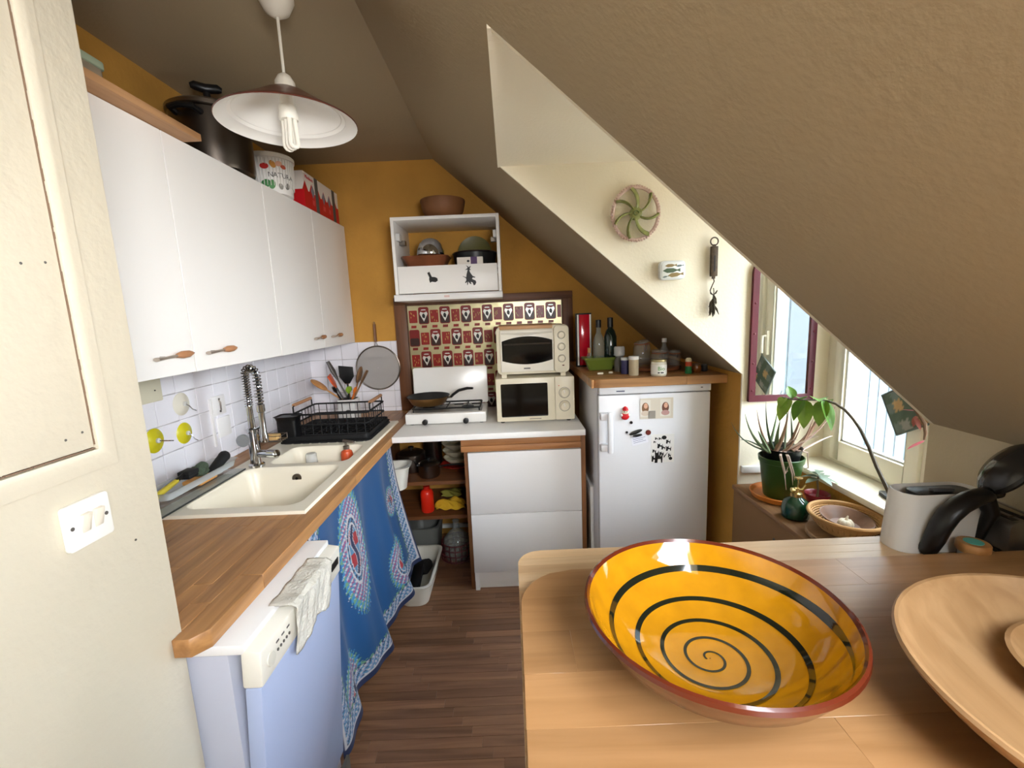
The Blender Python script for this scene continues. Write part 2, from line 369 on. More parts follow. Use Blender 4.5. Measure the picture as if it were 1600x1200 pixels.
# neighbouring house outside: pale blue boarding
nb = thing('neighbour_house', 'pale blue boarded house wall seen through the dormer window', 'building', (4.05, 4.9, -3))
B().box(4.06, 4.5, 2.6, 8.2, -3, 4.2).part('wall', mat('pale_blue_render', '#3a4146', .7), nb)
brd = B().box(-.022, 0, -.061, .061, 0, 7.2).mesh('board', mat('pale_blue_board', '#48545b', .6), bevel=.006, seg=1)
for i in range(42): place('board', brd, nb, (.01, 2.66 + i * .131 - 4.9, 0))
nb2 = thing('boarded_gable', 'pale blue boarded gable reflected in the red mirror', 'building', (4.05, -4.6, -3))
B().box(4.06, 4.5, -7.0, -2.6, -3, 5).part('wall', MATS['pale_blue_render'], nb2)
for i in range(17): o = place('board', brd, nb2, (.01, -2.75 - i * .26 + 4.6, 0)); o.scale = (1, 2, 1.1)

# ------------------------------------------------------------------ left wall cupboards
XF = -1.018; ZT, ZU = 2.10, 1.372
def wall_cabinet(name, lab, ya, yb, ym, hl):
    t = thing(name, lab, 'cupboard', (XL + .16, (ya + yb) / 2, ZU), group='wall cupboards')
    B().box(XL, XF - .05, ya, yb, ZU + .004, ZT).part('carcass', mat('carcass_seam_shade', '#8f8c88', .6), t)  # carcass greyed so the seams between the white doors look shaded
    for (a, b, hy, ln) in ((ya, ym, hl[0], hl[2]), (ym, yb, hl[1], hl[3])):
        d = B().box(XF - .019, XF, a + .0019, b - .0019, ZU, ZT).part('door', WHITE, t, bevel=.001, seg=1)
        hz = 1.43
        g = B(); g.m(0)
        g.tube([(XF + .017, hy - ln * .02, hz + .002), (XF + .02, hy + ln * .12, hz + .003), (XF + .021, hy + ln * .28, hz + .004), (XF + .018, hy + ln * .42, hz + .004)], [.006, .0115, .0105, .005], 10)
        g.m(1); g.tube([(XF + .012, hy - ln * .5, hz - .003), (XF + .014, hy - ln * .25, hz - .001), (XF + .017, hy - ln * .0, hz + .002)], [.010, .007, .006], 10, flat=.6)
        g.m(2); g.tube([(XF + .018, hy + ln * .40, hz + .004), (XF + .013, hy + ln * .5, hz + .004)], [.0058, .003], 8)
        g.m(1); g.cyl((XF, hy - ln * .3, hz), (XF + .014, hy - ln * .3, hz), .004, 8).cyl((XF, hy + ln * .3, hz), (XF + .016, hy + ln * .3, hz), .004, 8)
        g.part('handle', [TEAK, mat('pale_metal_handle', '#b3a79a', .35, .6), mat('dark_handle_tip', '#3f2c24', .5)], d, label='brown wooden fish-shaped handle')
    return t
wall_cabinet('wall_cupboard', 'white two-door wall cupboard next to the partition, under the wooden plank', .886, 1.989, 1.438, (1.343, 1.567, .152, .155))
wall_cabinet('wall_cupboard', 'white two-door wall cupboard in the corner, under the red box', 1.990, 2.942, 2.463, (2.385, 2.62, .125, .145))
# things on the cupboards
B().box(-1.10, -.962, .9, 1.54, 2.101, 2.122).top('wooden_plank', 'tan wooden plank lying on top of the wall cupboards', 'plank', wood('tan_plank', '#a5794f', '#bd9166', 1, .6), bevel=.001)
t = thing('storage_box', 'clear plastic box with pale green lid behind the plank above the cupboards', 'box', (-1.18, 1.27, 2.101))
B().prism(rrect(-.07, .07, -.115, .115, .015), 0, .135, 'z').part('body', glass('milky_box', '#d6c7ae', .6, .2), t, local=True, bevel=.003)
B().prism(rrect(-.074, .074, -.12, .12, .016), .135, .155, 'z').part('lid', mat('pale_green_lid', '#b9cbb0', .4), t, local=True, bevel=.003)
t = thing('stock_pot', 'tall dark steel stock pot with lid on top of the cupboards', 'pot', (-1.142, 1.90, 2.101))
R = .137
B().lathe([(.118, 0), (R - .004, .012), (R, .03), (R, .215), (R + .006, .22), (R + .006, .225)], 48).part('body', DSTEEL, t, local=True)
l = B().lathe([(R + .008, .224), (R + .008, .236), (R - .01, .248), (.06, .262), (.02, .265)], 48).part('lid', STEEL, t, local=True)
B().lathe([(.02, .262), (.014, .272), (.013, .312)], 16).tube([(-.045, -.027, .33), (-.034, -.02, .332), (0, 0, .326), (.034, .02, .332), (.045, .027, .33)], [.009, .016, .018, .016, .009], 12).part('knob', BLACK, l, local=True)
for s in (-1, 1): B().tube([(0, s * (R - .004), .165), (.012, s * (R + .03), .172), (.035, s * (R + .04), .178), (-.035, s * (R + .04), .178), (-.012, s * (R + .03), .172), (0, s * (R - .004), .16)] if False else [(.045, s * (R - .012), .19), (.04, s * (R + .028), .196), (0, s * (R + .036), .198), (-.04, s * (R + .028), .196), (-.045, s * (R - .012), .19)], .011, 8).part('side_handle', BLACK, t, local=True)
# white tub with printed lettering
t = thing('plastic_tub', 'white ribbed plastic tub with leaf print beside the stock pot', 'tub', (-1.085, 2.215, 2.101))
R0, R1 = .088, .100
B().lathe([(R0, 0), (R1, .15), (R1 + .006, .152), (R1 + .006, .168), (R1 + .002, .172), (.001, .172)], 40).part('body', mat('tub_white', '#e5e2dd', .4), t, local=True)
ribs = B()
for i in range(44):
    a = 2 * PI * i / 44; ribs.cyl((math.cos(a) * (R0 + .0055) * 1., math.sin(a) * (R0 + .0055), .03), (math.cos(a) * R1, math.sin(a) * R1, .148), .0016, 5)
ribs.part('ribs', mat('tub_rib', '#cfcac2', .4), t, local=True)
BASEA = -.62
for i, ch in enumerate('NATURA'):
    a = BASEA - .50 + i * .2; rr = R0 + .0085
    M = trl(math.cos(a) * rr, math.sin(a) * rr, .075) @ rot('Z', a + PI / 2) @ rot('X', PI / 2)
    text('lettering', ch, .03, M, DGREY, t)
for i, (a, z, cc, s) in enumerate(((-1.35, .11, '#c22a23', .016), (-1.4, .035, '#3f7d46', .022), (-1.1, .035, '#4f8a4e', .018), (-1.0, .12, '#c98a3a', .015), (-.55, .115, '#b8543a', .012), (-.75, .125, '#d9a58e', .014), (-.35, .035, '#777570', .014), (-.7, .03, '#8d8b84', .012))):
    rr = R0 + (R1 - R0) * z / .15 + .002
    B().ball((0, 0, 0), s, 10, (.06, 1.2, .8), trl(math.cos(a) * rr, math.sin(a) * rr, z) @ rot('Z', a) @ rot('X', i * .7)).part('leaf_print', mat('print_' + cc[1:], cc, .5), t, local=True)
# red and white carton
t = thing('carton', 'red and white appliance carton at the corner end of the cupboards', 'box', (-1.105, 2.65, 2.101))
xa, xb, ya, yb = -.083, .075, -.215, .25
B().box(xa, xb, ya, yb, .095, .185).part('white_half', mat('carton_white', '#e3dcd2', .55), t, local=True)
B().box(xa, xb, ya, yb, 0, .095).part('red_half', RED, t, local=True)
for yy in (-.06, .18): B().box(xb - .001, xb + .0012, yy - .02, yy + .02, .0, .186).part('band', DGREY, t, local=True)
pk = B()
for i in range(6): c = -.2 + i * .078; pk.prism([(c - .035, .09), (c, .14), (c + .035, .09)], xb + .0002, xb + .0008, 'x')
pk.part('zigzag_print', RED, t, local=True)
for c in (-.112, .03, .108): B().prism([(c - .022, .105), (c, .135), (c + .022, .105), (c, .07)], xb + .001, xb + .0016, 'x').part('picture_print', mat('carton_picture', '#7a7f8a', .5), t, local=True); B().box(xb + .001, xb + .0016, c - .014, c + .014, .035, .06).part('picture_print', mat('carton_red2', '#d94a4c', .5), t, local=True)
text('lettering', 'Moulinex', .026, trl(xb + .001, -.145, .163) @ rot('Z', PI / 2) @ rot('X', PI / 2), RED, t)

# pendant lamp
t = thing('pendant_lamp', 'white enamel cone pendant lamp with energy-saving bulb', 'lamp', (-.645, 1.47, 2.04))
Z0 = 2.115 - 2.04
TM = rot('Y', .02) @ rot('X', -.03)
sh = B().lathe([(.197, Z0 - .002), (.199, Z0), (.192, Z0 + .006), (.165, Z0 + .020), (.11, Z0 + .052), (.06, Z0 + .083), (.028, Z0 + .098), (.026, Z0 + .098)], 56, cap0=False, cap1=False)
sh.part('shade_outside', mat('brown_enamel', '#5b2c20', .3), t, local=True)
B().lathe([(.197, Z0 - .0025), (.19, Z0 + .0028), (.165, Z0 + .0165), (.162, Z0 + .0162), (.152, Z0 + .0235), (.149, Z0 + .0232), (.11, Z0 + .048), (.06, Z0 + .079), (.026, Z0 + .094), (.001, Z0 + .094)], 56, cap0=False, cap1=False).part('shade_inside', mat('white_enamel', '#f1efe9', .3), t, local=True)
B().lathe([(.03, Z0 + .096), (.028, Z0 + .115), (.018, Z0 + .132), (.006, Z0 + .14)], 20).part('cap', mat('lamp_ivory', '#d9d2c2', .45), t, local=True)
B().tube([(0, 0, Z0 + .135), (0, 0, ZC - 2.04)], .0045, 8).part('cord', MATS['lamp_ivory'], t, local=True)
B().lathe([(.012, ZC - 2.04 - .075), (.035, ZC - 2.04 - .06), (.05, ZC - 2.04 - .03), (.05, ZC - 2.04)], 24).part('ceiling_rose', MATS['lamp_ivory'], t, local=True)
bb = B().lathe([(.017, Z0 + .09), (.02, Z0 + .05), (.024, Z0 + .046), (.028, Z0 + .012), (.026, Z0 + .008), (.001, Z0 + .008)], 24).part('bulb_base', mat('bulb_white', '#eae6da', .35), t, local=True)
tubes = B()
for i in range(3):
    a = i * PI / 3 + .3; dx, dy = math.cos(a) * .008, math.sin(a) * .008
    off = (i - 1) * .0175; ca, sa = math.cos(.9), math.sin(.9)
    P = [(-sa * off + ca * .008, ca * off + sa * .008, Z0 + .012), (-sa * off + ca * .0115, ca * off + sa * .0115, Z0 - .06)] + [(-sa * off + ca * .0115 * math.cos(q), ca * off + sa * .0115 * math.cos(q), Z0 - .06 - .011 * math.sin(q)) for q in (.5, 1.0, 1.57, 2.1, 2.64)] + [(-sa * off - ca * .0115, ca * off - sa * .0115, Z0 - .06), (-sa * off - ca * .008, ca * off - sa * .008, Z0 + .012)]
    B().tube(P, .0068, 8).part('bulb_tube', MATS['bulb_white'], bb, local=True)

# ------------------------------------------------------------------ left worktop, sink
ZW = .90
wt = thing('worktop', 'oak stave kitchen worktop running along the left wall with inset sink', 'worktop', (-.99, 1.9, .86))
SX0, SX1, SY0, SY1 = -1.195, -.705, 1.385, 2.60     # sink cut-out
def staves(root, x0, x1, y0, y1, w, z0, z1, m, axis, ln, cut=None, name='stave', bev=.0012):
    # rows of staves; axis 'y' = staves run along y
    r0, r1 = (x0, x1) if axis == 'y' else (y0, y1); a0, a1 = (y0, y1) if axis == 'y' else (x0, x1)
    n = max(1, round((r1 - r0) / w)); w = (r1 - r0) / n
    for i in range(n):
        lo, hi = r0 + i * w, r0 + (i + 1) * w; p = a0 - random.uniform(0, ln * .8)
        while p < a1:
            q = p + ln * random.uniform(.75, 1.15); s, e = max(p, a0), min(q, a1)
            if a1 - e < .04: e = a1; q = a1 + 1
            if e - s > .005:
                poly = [(lo, s), (hi, s), (hi, e), (lo, e)] if axis == 'y' else [(s, lo), (e, lo), (e, hi), (s, hi)]
                if cut: poly = cut(poly, lo, hi, s, e)
                B().prism(poly, z0, z1, 'z').part(name, m, root, bevel=bev, seg=1)
            p = q
staves(wt, XL, -.70, .834, SY0, .045, .86, ZW, OAK, 'y', .38)
def wcut(poly, lo, hi, s, e):
    if s < .85 and hi > -.66: return [(lo, s), (hi - .025, s), (hi, s + .03), (hi, e), (lo, e)]
    return poly
staves(wt, -.70, -.64, .80, YB, .06, .86, ZW, OAK, 'y', .62, wcut, bev=.002)
staves(wt, -.705 , -.70, SY0, SY1, .005, .86, ZW, OAK, 'y', .5)
staves(wt, XL, SX0, SY0, SY1, .05, .86, ZW, OAK, 'y', .45)
staves(wt, XL, -.70, SY1, YB - .008, .05, .86, ZW, OAK, 'y', .4)
CRM = mat('cream_composite', '#ece4d0', .3, bump=.02, bscale=300)
sk = thing('sink', 'cream composite double sink with drainer set into the oak worktop', 'sink', ((SX0 + SX1) / 2, (SY0 + SY1) / 2, .72))
def basin(b, x0, x1, y0, y1, z0, z1, ins, r):
    # open bowl: rounded rectangle loops going down
    loops = []
    for k, (d, z) in enumerate(((0, z1), (.006, z1 - .006), (.012, z1 - .03), (ins, z0 + .03), (ins + .012, z0 + .008), (ins + .035, z0))):
        loops.append([(x, y, z) for x, y in rrect(x0 + d, x1 - d, y0 + d, y1 - d, max(r - d * .3, .02), 6)])
    n = len(loops[0]); vs = [p for l in loops for p in l]; fs = []
    for k in range(len(loops) - 1): fs += [(k * n + i, k * n + (i + 1) % n, (k + 1) * n + (i + 1) % n, (k + 1) * n + i) for i in range(n)]
    fs.append(tuple((len(loops) - 1) * n + i for i in range(n))); b.add(vs, fs)
ZR = ZW + .010
holes = [(-1.135, -.735, 1.42, 1.83, .74, .05), (-1.085, -.735, 1.87, 2.13, .80, .045)]
# rim top with two holes, built as strips around rounded holes
rim = B()
def rim_strip(x0, x1, y0, y1, hole):
    hx0, hx1, hy0, hy1, hz, r = hole
    outer = rrect(x0, x1, y0, y1, .0005, 6); inner = rrect(hx0, hx1, hy0, hy1, r, 6); n = len(inner)
    rim.add([(x, y, ZR) for x, y in outer] + [(x, y, ZR) for x, y in inner], [(i, (i + 1) % n, n + (i + 1) % n, n + i) for i in range(n)])
OX0, OX1, OY0, OY1 = SX0 - .01, SX1 + .012, SY0 - .012, SY1 + .01
rim_strip(OX0, OX1, OY0, 1.85, holes[0]); rim_strip(OX0, OX1, 1.85, 2.15, holes[1])
rim.add([(OX0, 2.15, ZR), (OX1, 2.15, ZR), (OX1, OY1, ZR), (OX0, OY1, ZR)], [(0, 1, 2, 3)])
e = [(OX0, OY0), (OX1, OY0), (OX1, OY1), (OX0, OY1)]
rim.add([(x, y, ZR) for x, y in e] + [(x + dx, y + dy, ZW) for (x, y), (dx, dy) in zip(e, ((-.004, -.004), (.004, -.004), (.004, .004), (-.004, .004)))], [(i, (i + 1) % 4, 4 + (i + 1) % 4, 4 + i) for i in range(4)])
rim.part('rim', CRM, sk, fixn=True)
for h, ins in zip(holes, (.04, .03)): bb = B(); basin(bb, h[0], h[1], h[2], h[3], h[4], ZR, ins, h[5]); bb.part('bowl', CRM, sk, fixn=False)
rg = B()
for i in range(9): rg.box(-1.12 + i * .045, -1.113 + i * .045, 2.17, 2.56, ZR, ZR + .003)
rg.part('drainer_ridges', CRM, sk, bevel=.001)
ov = B().cyl((-.93, 1.8175, .862), (-.93, 1.812, .862), .02, 20).part('overflow', STEEL, sk)
B().cyl((-.93, 1.8125, .862), (-.93, 1.810, .862), .006, 10).part('overflow_hole', BLACK, ov)
for h in holes: B().lathe([(.001, .004), (.03, .004), (.036, .0015), (.038, 0)], 24, trl((h[0] + h[1]) / 2, (h[2] + h[3]) / 2, h[4])).part('drain', STEEL, sk)
# sprung tap
FX, FY = -1.115, 1.853
tp = thing('kitchen_tap', 'chrome kitchen tap with tall coiled spring spout behind the sink', 'tap', (FX, FY, ZR))
B().lathe([(.032, 0), (.032, .01), (.024, .016), (.022, .03), (.022, .15), (.024, .152), (.024, .165), (.014, .172), (.012, .26), (.012, .27)], 28).part('column', CHROME, tp, local=True)
B().cyl((.015, -.0, .055), (.085, -.03, .062), .016, 20).part('side_body', CHROME, tp, local=True)
B().tube([(.075, -.028, .062), (.115, -.043, .064), (.12, -.045, .066)], [.018, .018, .012], 14).part('lever', CHROME, tp, local=True)
B().cyl((-.01, -.05, .13), (-.01, -.062, .13), .026, 24).part('round_disc', mat('grey_disc', '#9a9da0', .4, .4), tp, local=True)
def archp(tt):
    # hose: up from the column, over in a half circle and down into the spray head
    h0, R_, up = .26, .031, .135
    if tt < .42: return Vector((0, 0, h0 + up * tt / .42))
    if tt < .70: a = PI * (tt - .42) / .28; return Vector((R_ - R_ * math.cos(a), -.4 * (R_ - R_ * math.cos(a)), h0 + up + R_ * math.sin(a)))
    return Vector((2 * R_, -.8 * R_, h0 + up - .12 * (tt - .70) / .30))
B().tube([archp(i / 40) for i in range(41)], .006, 8).part('hose', BLACK, tp, local=True)
coil = []; turns = 30; per = 12
for i in range(turns * per + 1):
    tt = i / (turns * per); p = archp(tt); d = (archp(min(tt + .003, 1)) - archp(max(tt - .003, 0))).normalized()
    n1 = Vector((.37, .93, 0)); n1 = (n1 - d * n1.dot(d)).normalized(); n2 = d.cross(n1); a = 2 * PI * i / per
    coil.append(p + (n1 * math.cos(a) + n2 * math.sin(a)) * .0145)
B().tube(coil, .0027, 5).part('spring', CHROME, tp, local=True)
hd = archp(1)
B().lathe([(.0165, 0), (.0165, -.03), (.012, -.034), (.0115, -.12), (.016, -.135), (.016, -.16), (.001, -.16)], 20, trl(*hd)).part('spray_head', CHROME, tp, local=True)
B().tube([(0, 0, .165), (.03, -.014, .17), (hd.x, hd.y, hd.z - .09)], .006, 8).part('holder_arm', CHROME, tp, local=True)
# wire soap rack clipped to the tap
t = thing('soap_rack', 'small wire soap rack with a tan sponge clipped to the tap', 'rack', (-1.06, 1.90, 1.0))
wr = B()
for k in range(5): wr.tube([(-.045, -.03 + k * .015, .012), (.05, -.03 + k * .015, .008)], .0014, 5)
for z in (.012, .034): wr.tube([(x, y, z) for x, y in ((-.045, -.03), (.05, -.03), (.05, .03), (-.045, .03))], .0018, 5, closed=True)
for x, y in ((-.045, -.03), (.05, -.03), (.05, .03), (-.045, .03)): wr.tube([(x, y, .012), (x, y, .034)], .0018, 5)
wr.tube([(-.045, 0, .034), (FX + 1.06 + .012, FY - 1.90 + .024, .034), (FX + 1.06, FY - 1.90 + .0235, .034)], .0025, 6)
wr.part('wire', STEEL, t, local=True)
B().cbox((.0, 0, .025), (.06, .042, .022)).part('sponge', mat('tan_sponge', '#caa56b', .95, bump=.5, bscale=200), t, local=True, bevel=.005)
# items in the second bowl
t = thing('soap_dispenser', 'orange soap dispenser with steel pump standing in the small sink bowl', 'soap dispenser', (-.80, 2.05, .802))
B().lathe([(.026, 0), (.028, .01), (.028, .085), (.024, .1), (.014, .106), (.012, .112)], 24).part('bottle', mat('orange_soap', '#c9532a', .3), t, local=True)
B().lathe([(.014, .11), (.014, .125), (.005, .128), (.005, .148)], 16).tube([(0, 0, .148), (-.012, .0, .15), (.035, -.005, .146), (.045, -.006, .138)], [.006, .008, .006, .004], 8).part('pump', STEEL, t, local=True)
t = thing('small_glass', 'small upturned drinking glass standing in the small sink bowl', 'glass', (-.975, 2.06, .802))
B().lathe([(.03, 0), (.0245, .09), (.021, .093), (.001, .093)], 24, cap0=False).part('body', CLEARP, t, local=True)

# glass cover plate behind the sink with tray
B().box(-1.29, -1.14, 1.33, 1.81, ZR + .001, ZR + .007).top('glass_plate', 'clear glass plate lying along the back of the sink', 'glass plate', glass('plate_glass', '#eef4f2', .06), bevel=.001)
B().box(-1.141, -1.1385, 1.33, 1.81, ZR + .0012, ZR + .0068).top('glass_edge_strip', 'thin dark edge strip along the clear glass plate', 'strip', mat('edge_dark', '#2b302f', .3))
t = thing('sponge_tray', 'translucent plastic tray holding brushes on the glass plate', 'tray', (-1.225, 1.62, ZR + .008))
b = B(); basin(b, -.055, .055, -.19, .21, .002, .045, .012, .02); b.part('tray', glass('milky_plastic', '#e8ecee', .38, .25), t, local=True, fixn=False)
t = thing('dish_brush', 'yellow and black dish brush lying in the translucent tray', 'brush', (-1.222, 1.50, ZR + .03))
B().tube([(.0, -.1, .0), (.0, -.05, .014), (0, .04, .03)], [.008, .011, .009], 10).part('handle', mat('yellow_handle', '#c9b73a', .4), t, local=True)
B().tube([(0, -.108, -.001), (0, -.098, .001)], [.006, .009], 10).tube([(0, .035, .03), (0, .075, .04)], [.0085, .007], 10).part('grip', BLACK, t, local=True)
B().cbox((0, .1, .04), (.045, .055, .018)).cbox((0, .1, .026), (.04, .05, .014)).part('head', MBLACK, t, local=True, bevel=.004)
random.seed(5)
def lump(r, sc, seed, n=20, amp=.18):
    random.seed(seed); ph = [random.uniform(0, 6) for _ in range(6)]; b = B()
    b.ball((0, 0, 0), r, n)
    b.v = [tuple(Vector(v) * (1 + amp * math.sin(v[0] / r * 3 + ph[0]) * math.sin(v[1] / r * 3 + ph[1]) + amp * .6 * math.sin(v[2] / r * 5 + ph[2] + v[0] / r * 4))) for v in b.v]
    b.v = [(v[0] * sc[0], v[1] * sc[1], v[2] * sc[2]) for v in b.v]; mn = min(v[2] for v in b.v); b.v = [(v[0], v[1], v[2] - mn) for v in b.v]; return b
lump(.035, (.8, 1.1, .7), 4).top('scourer', 'dark green crumpled scourer in the sponge tray', 'scourer', mat('green_scourer', '#4c5a48', .95, bump=.8, bscale=150), loc=(-1.218, 1.655, ZR + .032))
B().cbox((0, 0, .009), (.07, .1, .018)).top('sponge', 'flat orange sponge under the green scourer', 'sponge', mat('orange_sponge', '#c98f4d', .95, bump=.5, bscale=200), loc=(-1.222, 1.655, ZR + .012), bevel=.004)
t = thing('scrubbing_brush', 'black scrubbing brush at the back of the sponge tray', 'brush', (-1.225, 1.765, ZR + .012))
B().tube([(0, -.05, .012), (0, 0, .03), (0, .045, .048)], [.015, .02, .022], 12).part('body', MBLACK, t, local=True)
B().ball((0, .05, .05), .023, 12).part('bristles', mat('dark_bristle', '#242424', .9, bump=.9, bscale=200), t, local=True)

# wall tile fittings
t = thing('junction_box', 'cream junction cover plate on the tiles under the first cupboard', 'cover plate', (XL + .007, 1.60, 1.245))
B().box(XL + .006, XL + .02, 1.555, 1.66, 1.248, 1.345).part('plate', mat('old_cream_plastic', '#d8d2ba', .45), t, bevel=.003)
B().ball((XL + .021, 1.625, 1.29), .003, 8).part('screw', DGREY, t)
def hook(lab, y, z, r, col, ang):
    t = thing('suction_hook', lab, 'hook', (XL + .008, y, z - r), group='suction hooks on the tiles')
    t_m = trl(0, 0, r) @ rot('Y', PI / 2)
    B().lathe([(r, 0), (r * .9, .003), (r * .45, .008), (r * .25, .012), (.001, .013)], 28, t_m).part('suction_cup', col, t, local=True)
    B().lathe([(r * .2, .01), (r * .2, .018), (.001, .02)], 14, t_m).part('boss', LGREY, t, local=True)
    c, s = math.cos(ang), math.sin(ang)
    B().tube([(.018, 0, r), (.026, .012 * c, r + .012 * s), (.03, .03 * c, r + .03 * s), (.042, .04 * c, r + .04 * s)], .0022, 6).part('hook', CHROME, t, local=True)
hook('clear white suction hook on the tiles, above the two yellow hooks', 1.76, 1.212, .046, mat('milky_cup', '#d8d2c2', .3), -1.0)
YEL = mat('yellow_cup', '#cdc21f', .25)
hook('yellow suction hook nearest the partition', 1.60, 1.106, .046, YEL, -.3)
hook('yellow suction hook directly below the clear white hook', 1.752, 1.094, .043, YEL, -1.2)
t = thing('wall_socket', 'white wall socket with a key hook on the tiles', 'socket', (XL + .007, 1.975, 1.11))
B().box(XL + .006, XL + .016, 1.933, 2.018, 1.118, 1.206).part('plate', mat('socket_white', '#e9e7e6', .35), t, bevel=.003)
B().tube([(XL + .016, 1.975, 1.19), (XL + .022, 1.975, 1.175), (XL + .02, 1.977, 1.14)], .003, 6).part('pin', STEEL, t)
for z in (1.19, 1.135): B().ball((XL + .017, 1.975, z), .005, 8).part('hole', DGREY, t)
B().box(XL + .006, XL + .014, 1.95, 2.04, 1.015, 1.105).top('blank_plate', 'white blank cover plate on the tiles under the socket', 'cover plate', MATS['socket_white'], bevel=.003)
B().box(XL + .006, XL + .016, 1.915, 1.928, .985, 1.20).top('cable_trunking', 'thin white vertical cable trunking on the tiles beside the socket', 'trunking', MATS['socket_white'], bevel=.002)

# dish rack
t = thing('dish_rack', 'black wire dish rack with wooden handles on the sink drainer', 'dish rack', (-.95, 2.38, ZR + .004))
ty = B(); basin(ty, -.235, .225, -.21, .2, .004, .016, .01, .03); ty.prism(rrect(-.235, .225, -.21, .2, .03), 0, .004, 'z').part('tray', MBLACK, t, local=True)
wr = B(); X0, X1, Y0, Y1 = -.2, .2, -.13, .17
for z, r in ((.13, .005), (.075, .0045), (.02, .004)): wr.tube([(x, y, z) for x, y in rrect(X0, X1, Y0, Y1, .02, 3)], r, 6, closed=True)
for i in range(9): x = X0 + .02 + i * (X1 - X0 - .04) / 8; wr.tube([(x, Y0, .13), (x, Y0, .02), (x, Y1, .02), (x, Y1, .13)], .0022, 5)
for i in range(8): y = Y0 + .02 + i * (Y1 - Y0 - .04) / 7; wr.tube([(X0, y, .13), (X0, y, .02), (X1, y, .02), (X1, y, .13)], .0022, 5)
for i in range(6): x = X0 + .12 + i * .028; wr.tube([(x, -.06, .02)] + [(x, -.06 + .06 * (1 - math.cos(a)) / 1., .02 + .05 * math.sin(a)) for a in (.5, 1.05, 1.57, 2.1, 2.64)] + [(x, .06, .02)], .002, 5)
wr.part('wire_basket', MBLACK, t, local=True)
for x in (X0, X1):
    B().tube([(x, Y0 + .04, .13), (x, Y0 + .04, .165), (x, Y0 + .06, .172), (x, Y1 - .06, .172), (x, Y1 - .04, .165), (x, Y1 - .04, .13)], .004, 6).part('handle_wire', MBLACK, t, local=True)
    B().tube([(x, Y0 + .05, .173), (x, Y1 - .05, .173)], .0095, 8).part('handle_grip', TEAK, t, local=True)
ch = B(); basin(ch, -.26, -.14, -.2, -.10, .02, .135, .014, .01); ch.part('cutlery_cup', BLACK, t, local=True, fixn=False)
B().prism(rrect(-.247, -.153, -.187, -.113, .01), .016, .13, 'z').part('cutlery_cup_wall', BLACK, t, local=True)
# utensil pot
UX, UY = -1.01, 2.70
t = thing('utensil_jar', 'white square jar holding kitchen utensils behind the dish rack', 'jar', (UX, UY, ZW))
b = B().prism(rrect(-.055, .055, -.05, .05, .012), 0, .14, 'z').part('body', mat('jar_white', '#dcdad6', .3), t, local=True, bevel=.003)
B().prism(rrect(-.049, .049, -.044, .044, .01), .1395, .1412, 'z').part('opening', MBLACK, t, local=True)
B().ball((.01, -.05, .07), .012, 10, (1.2, .1, .8)).part('print', DGREY, t, local=True)
def utensil(name, lab, dx, dy, lx, ly, h, m, kind, hw=.026, mh=None):
    base = Vector((dx, dy, .141)); tip = Vector((dx + lx, dy + ly, h)); d = (tip - base)
    t = thing(name, lab, 'utensil', (UX, UY, ZW), group='utensils in the white jar')
    neck = base + d * .48; hw *= 1.45
    B().tube([base - d * .05, base + d * .3, neck], [.006, .0055, .005], 8).part('shaft', mh or m, t, local=True)
    M = trl(*neck) @ d.to_track_quat('Z', 'Y').to_matrix().to_4x4(); L = (tip - neck).length * 1.02
    if kind == 'spoon': B().ball((0, 0, L * .5), L * .52, 16, (hw / (L * .52), .22, 1), M).part('head', m, t, local=True)
    elif kind == 'spat': B().prism([(-.35 * hw, 0), (.35 * hw, 0), (hw, L * .4), (hw, L * .95), (-hw, L * 1.05), (-hw, L * .4)], -.003, .003, 'y', M).part('head', m, t, local=True, bevel=.001)
    else: B().tube([M @ Vector((0, 0, 0)), M @ Vector((0, 0, L * .5)), M @ Vector((0, 0, L))], [.005, hw * .5, hw * .35], 10, flat=.5).part('head', m, t, local=True)
BRSP = wood('brown_spoon_wood', '#6b4a2d', '#8a6541', 2, .6)
utensil('wooden_spoon', 'wide pale wooden spoon leaning furthest left in the utensil jar', -.035, -.02, -.16, -.02, .27, SPOONW, 'spoon', .034)
utensil('spatula', 'orange silicone spatula in the utensil jar', -.03, .0, -.07, -.01, .29, mat('orange_silicone', '#d9531b', .4), 'spat', .028, BLACK)
utensil('serving_handle', 'long dark grey utensil handle rising highest from the jar', -.01, .02, -.10, .0, .37, mat('grey_handle', '#4c4743', .4), 'grip', .022)
utensil('wooden_spoon', 'round brown wooden spoon standing behind the black turner', .0, .03, -.015, .01, .315, SPOONW, 'spoon', .024)
utensil('turner', 'black slotted turner in the middle of the utensil jar', .01, -.01, -.0, -.01, .34, BLACK, 'spat', .03)
utensil('wooden_spoon', 'dark brown wooden spoon right of the black turner', .03, .02, .06, .0, .33, BRSP, 'spoon', .028)
utensil('wooden_spatula', 'thin brown wooden spatula leaning right in the utensil jar', .035, .0, .10, -.01, .31, BRSP, 'spat', .013)
utensil('tongs', 'green silicone tongs low in the front of the utensil jar', .01, -.03, .02, -.02, .22, mat('green_silicone', '#7fa02c', .4), 'grip', .03, BLACK)
utensil('ladle', 'black ladle handle at the front left of the utensil jar', -.03, -.035, -.03, -.03, .225, BLACK, 'grip', .03)
utensil('peeler', 'small orange-handled peeler at the front right of the utensil jar', .035, -.03, .035, -.02, .215, mat('orange_silicone2', '#cf6a24', .4), 'grip', .02)
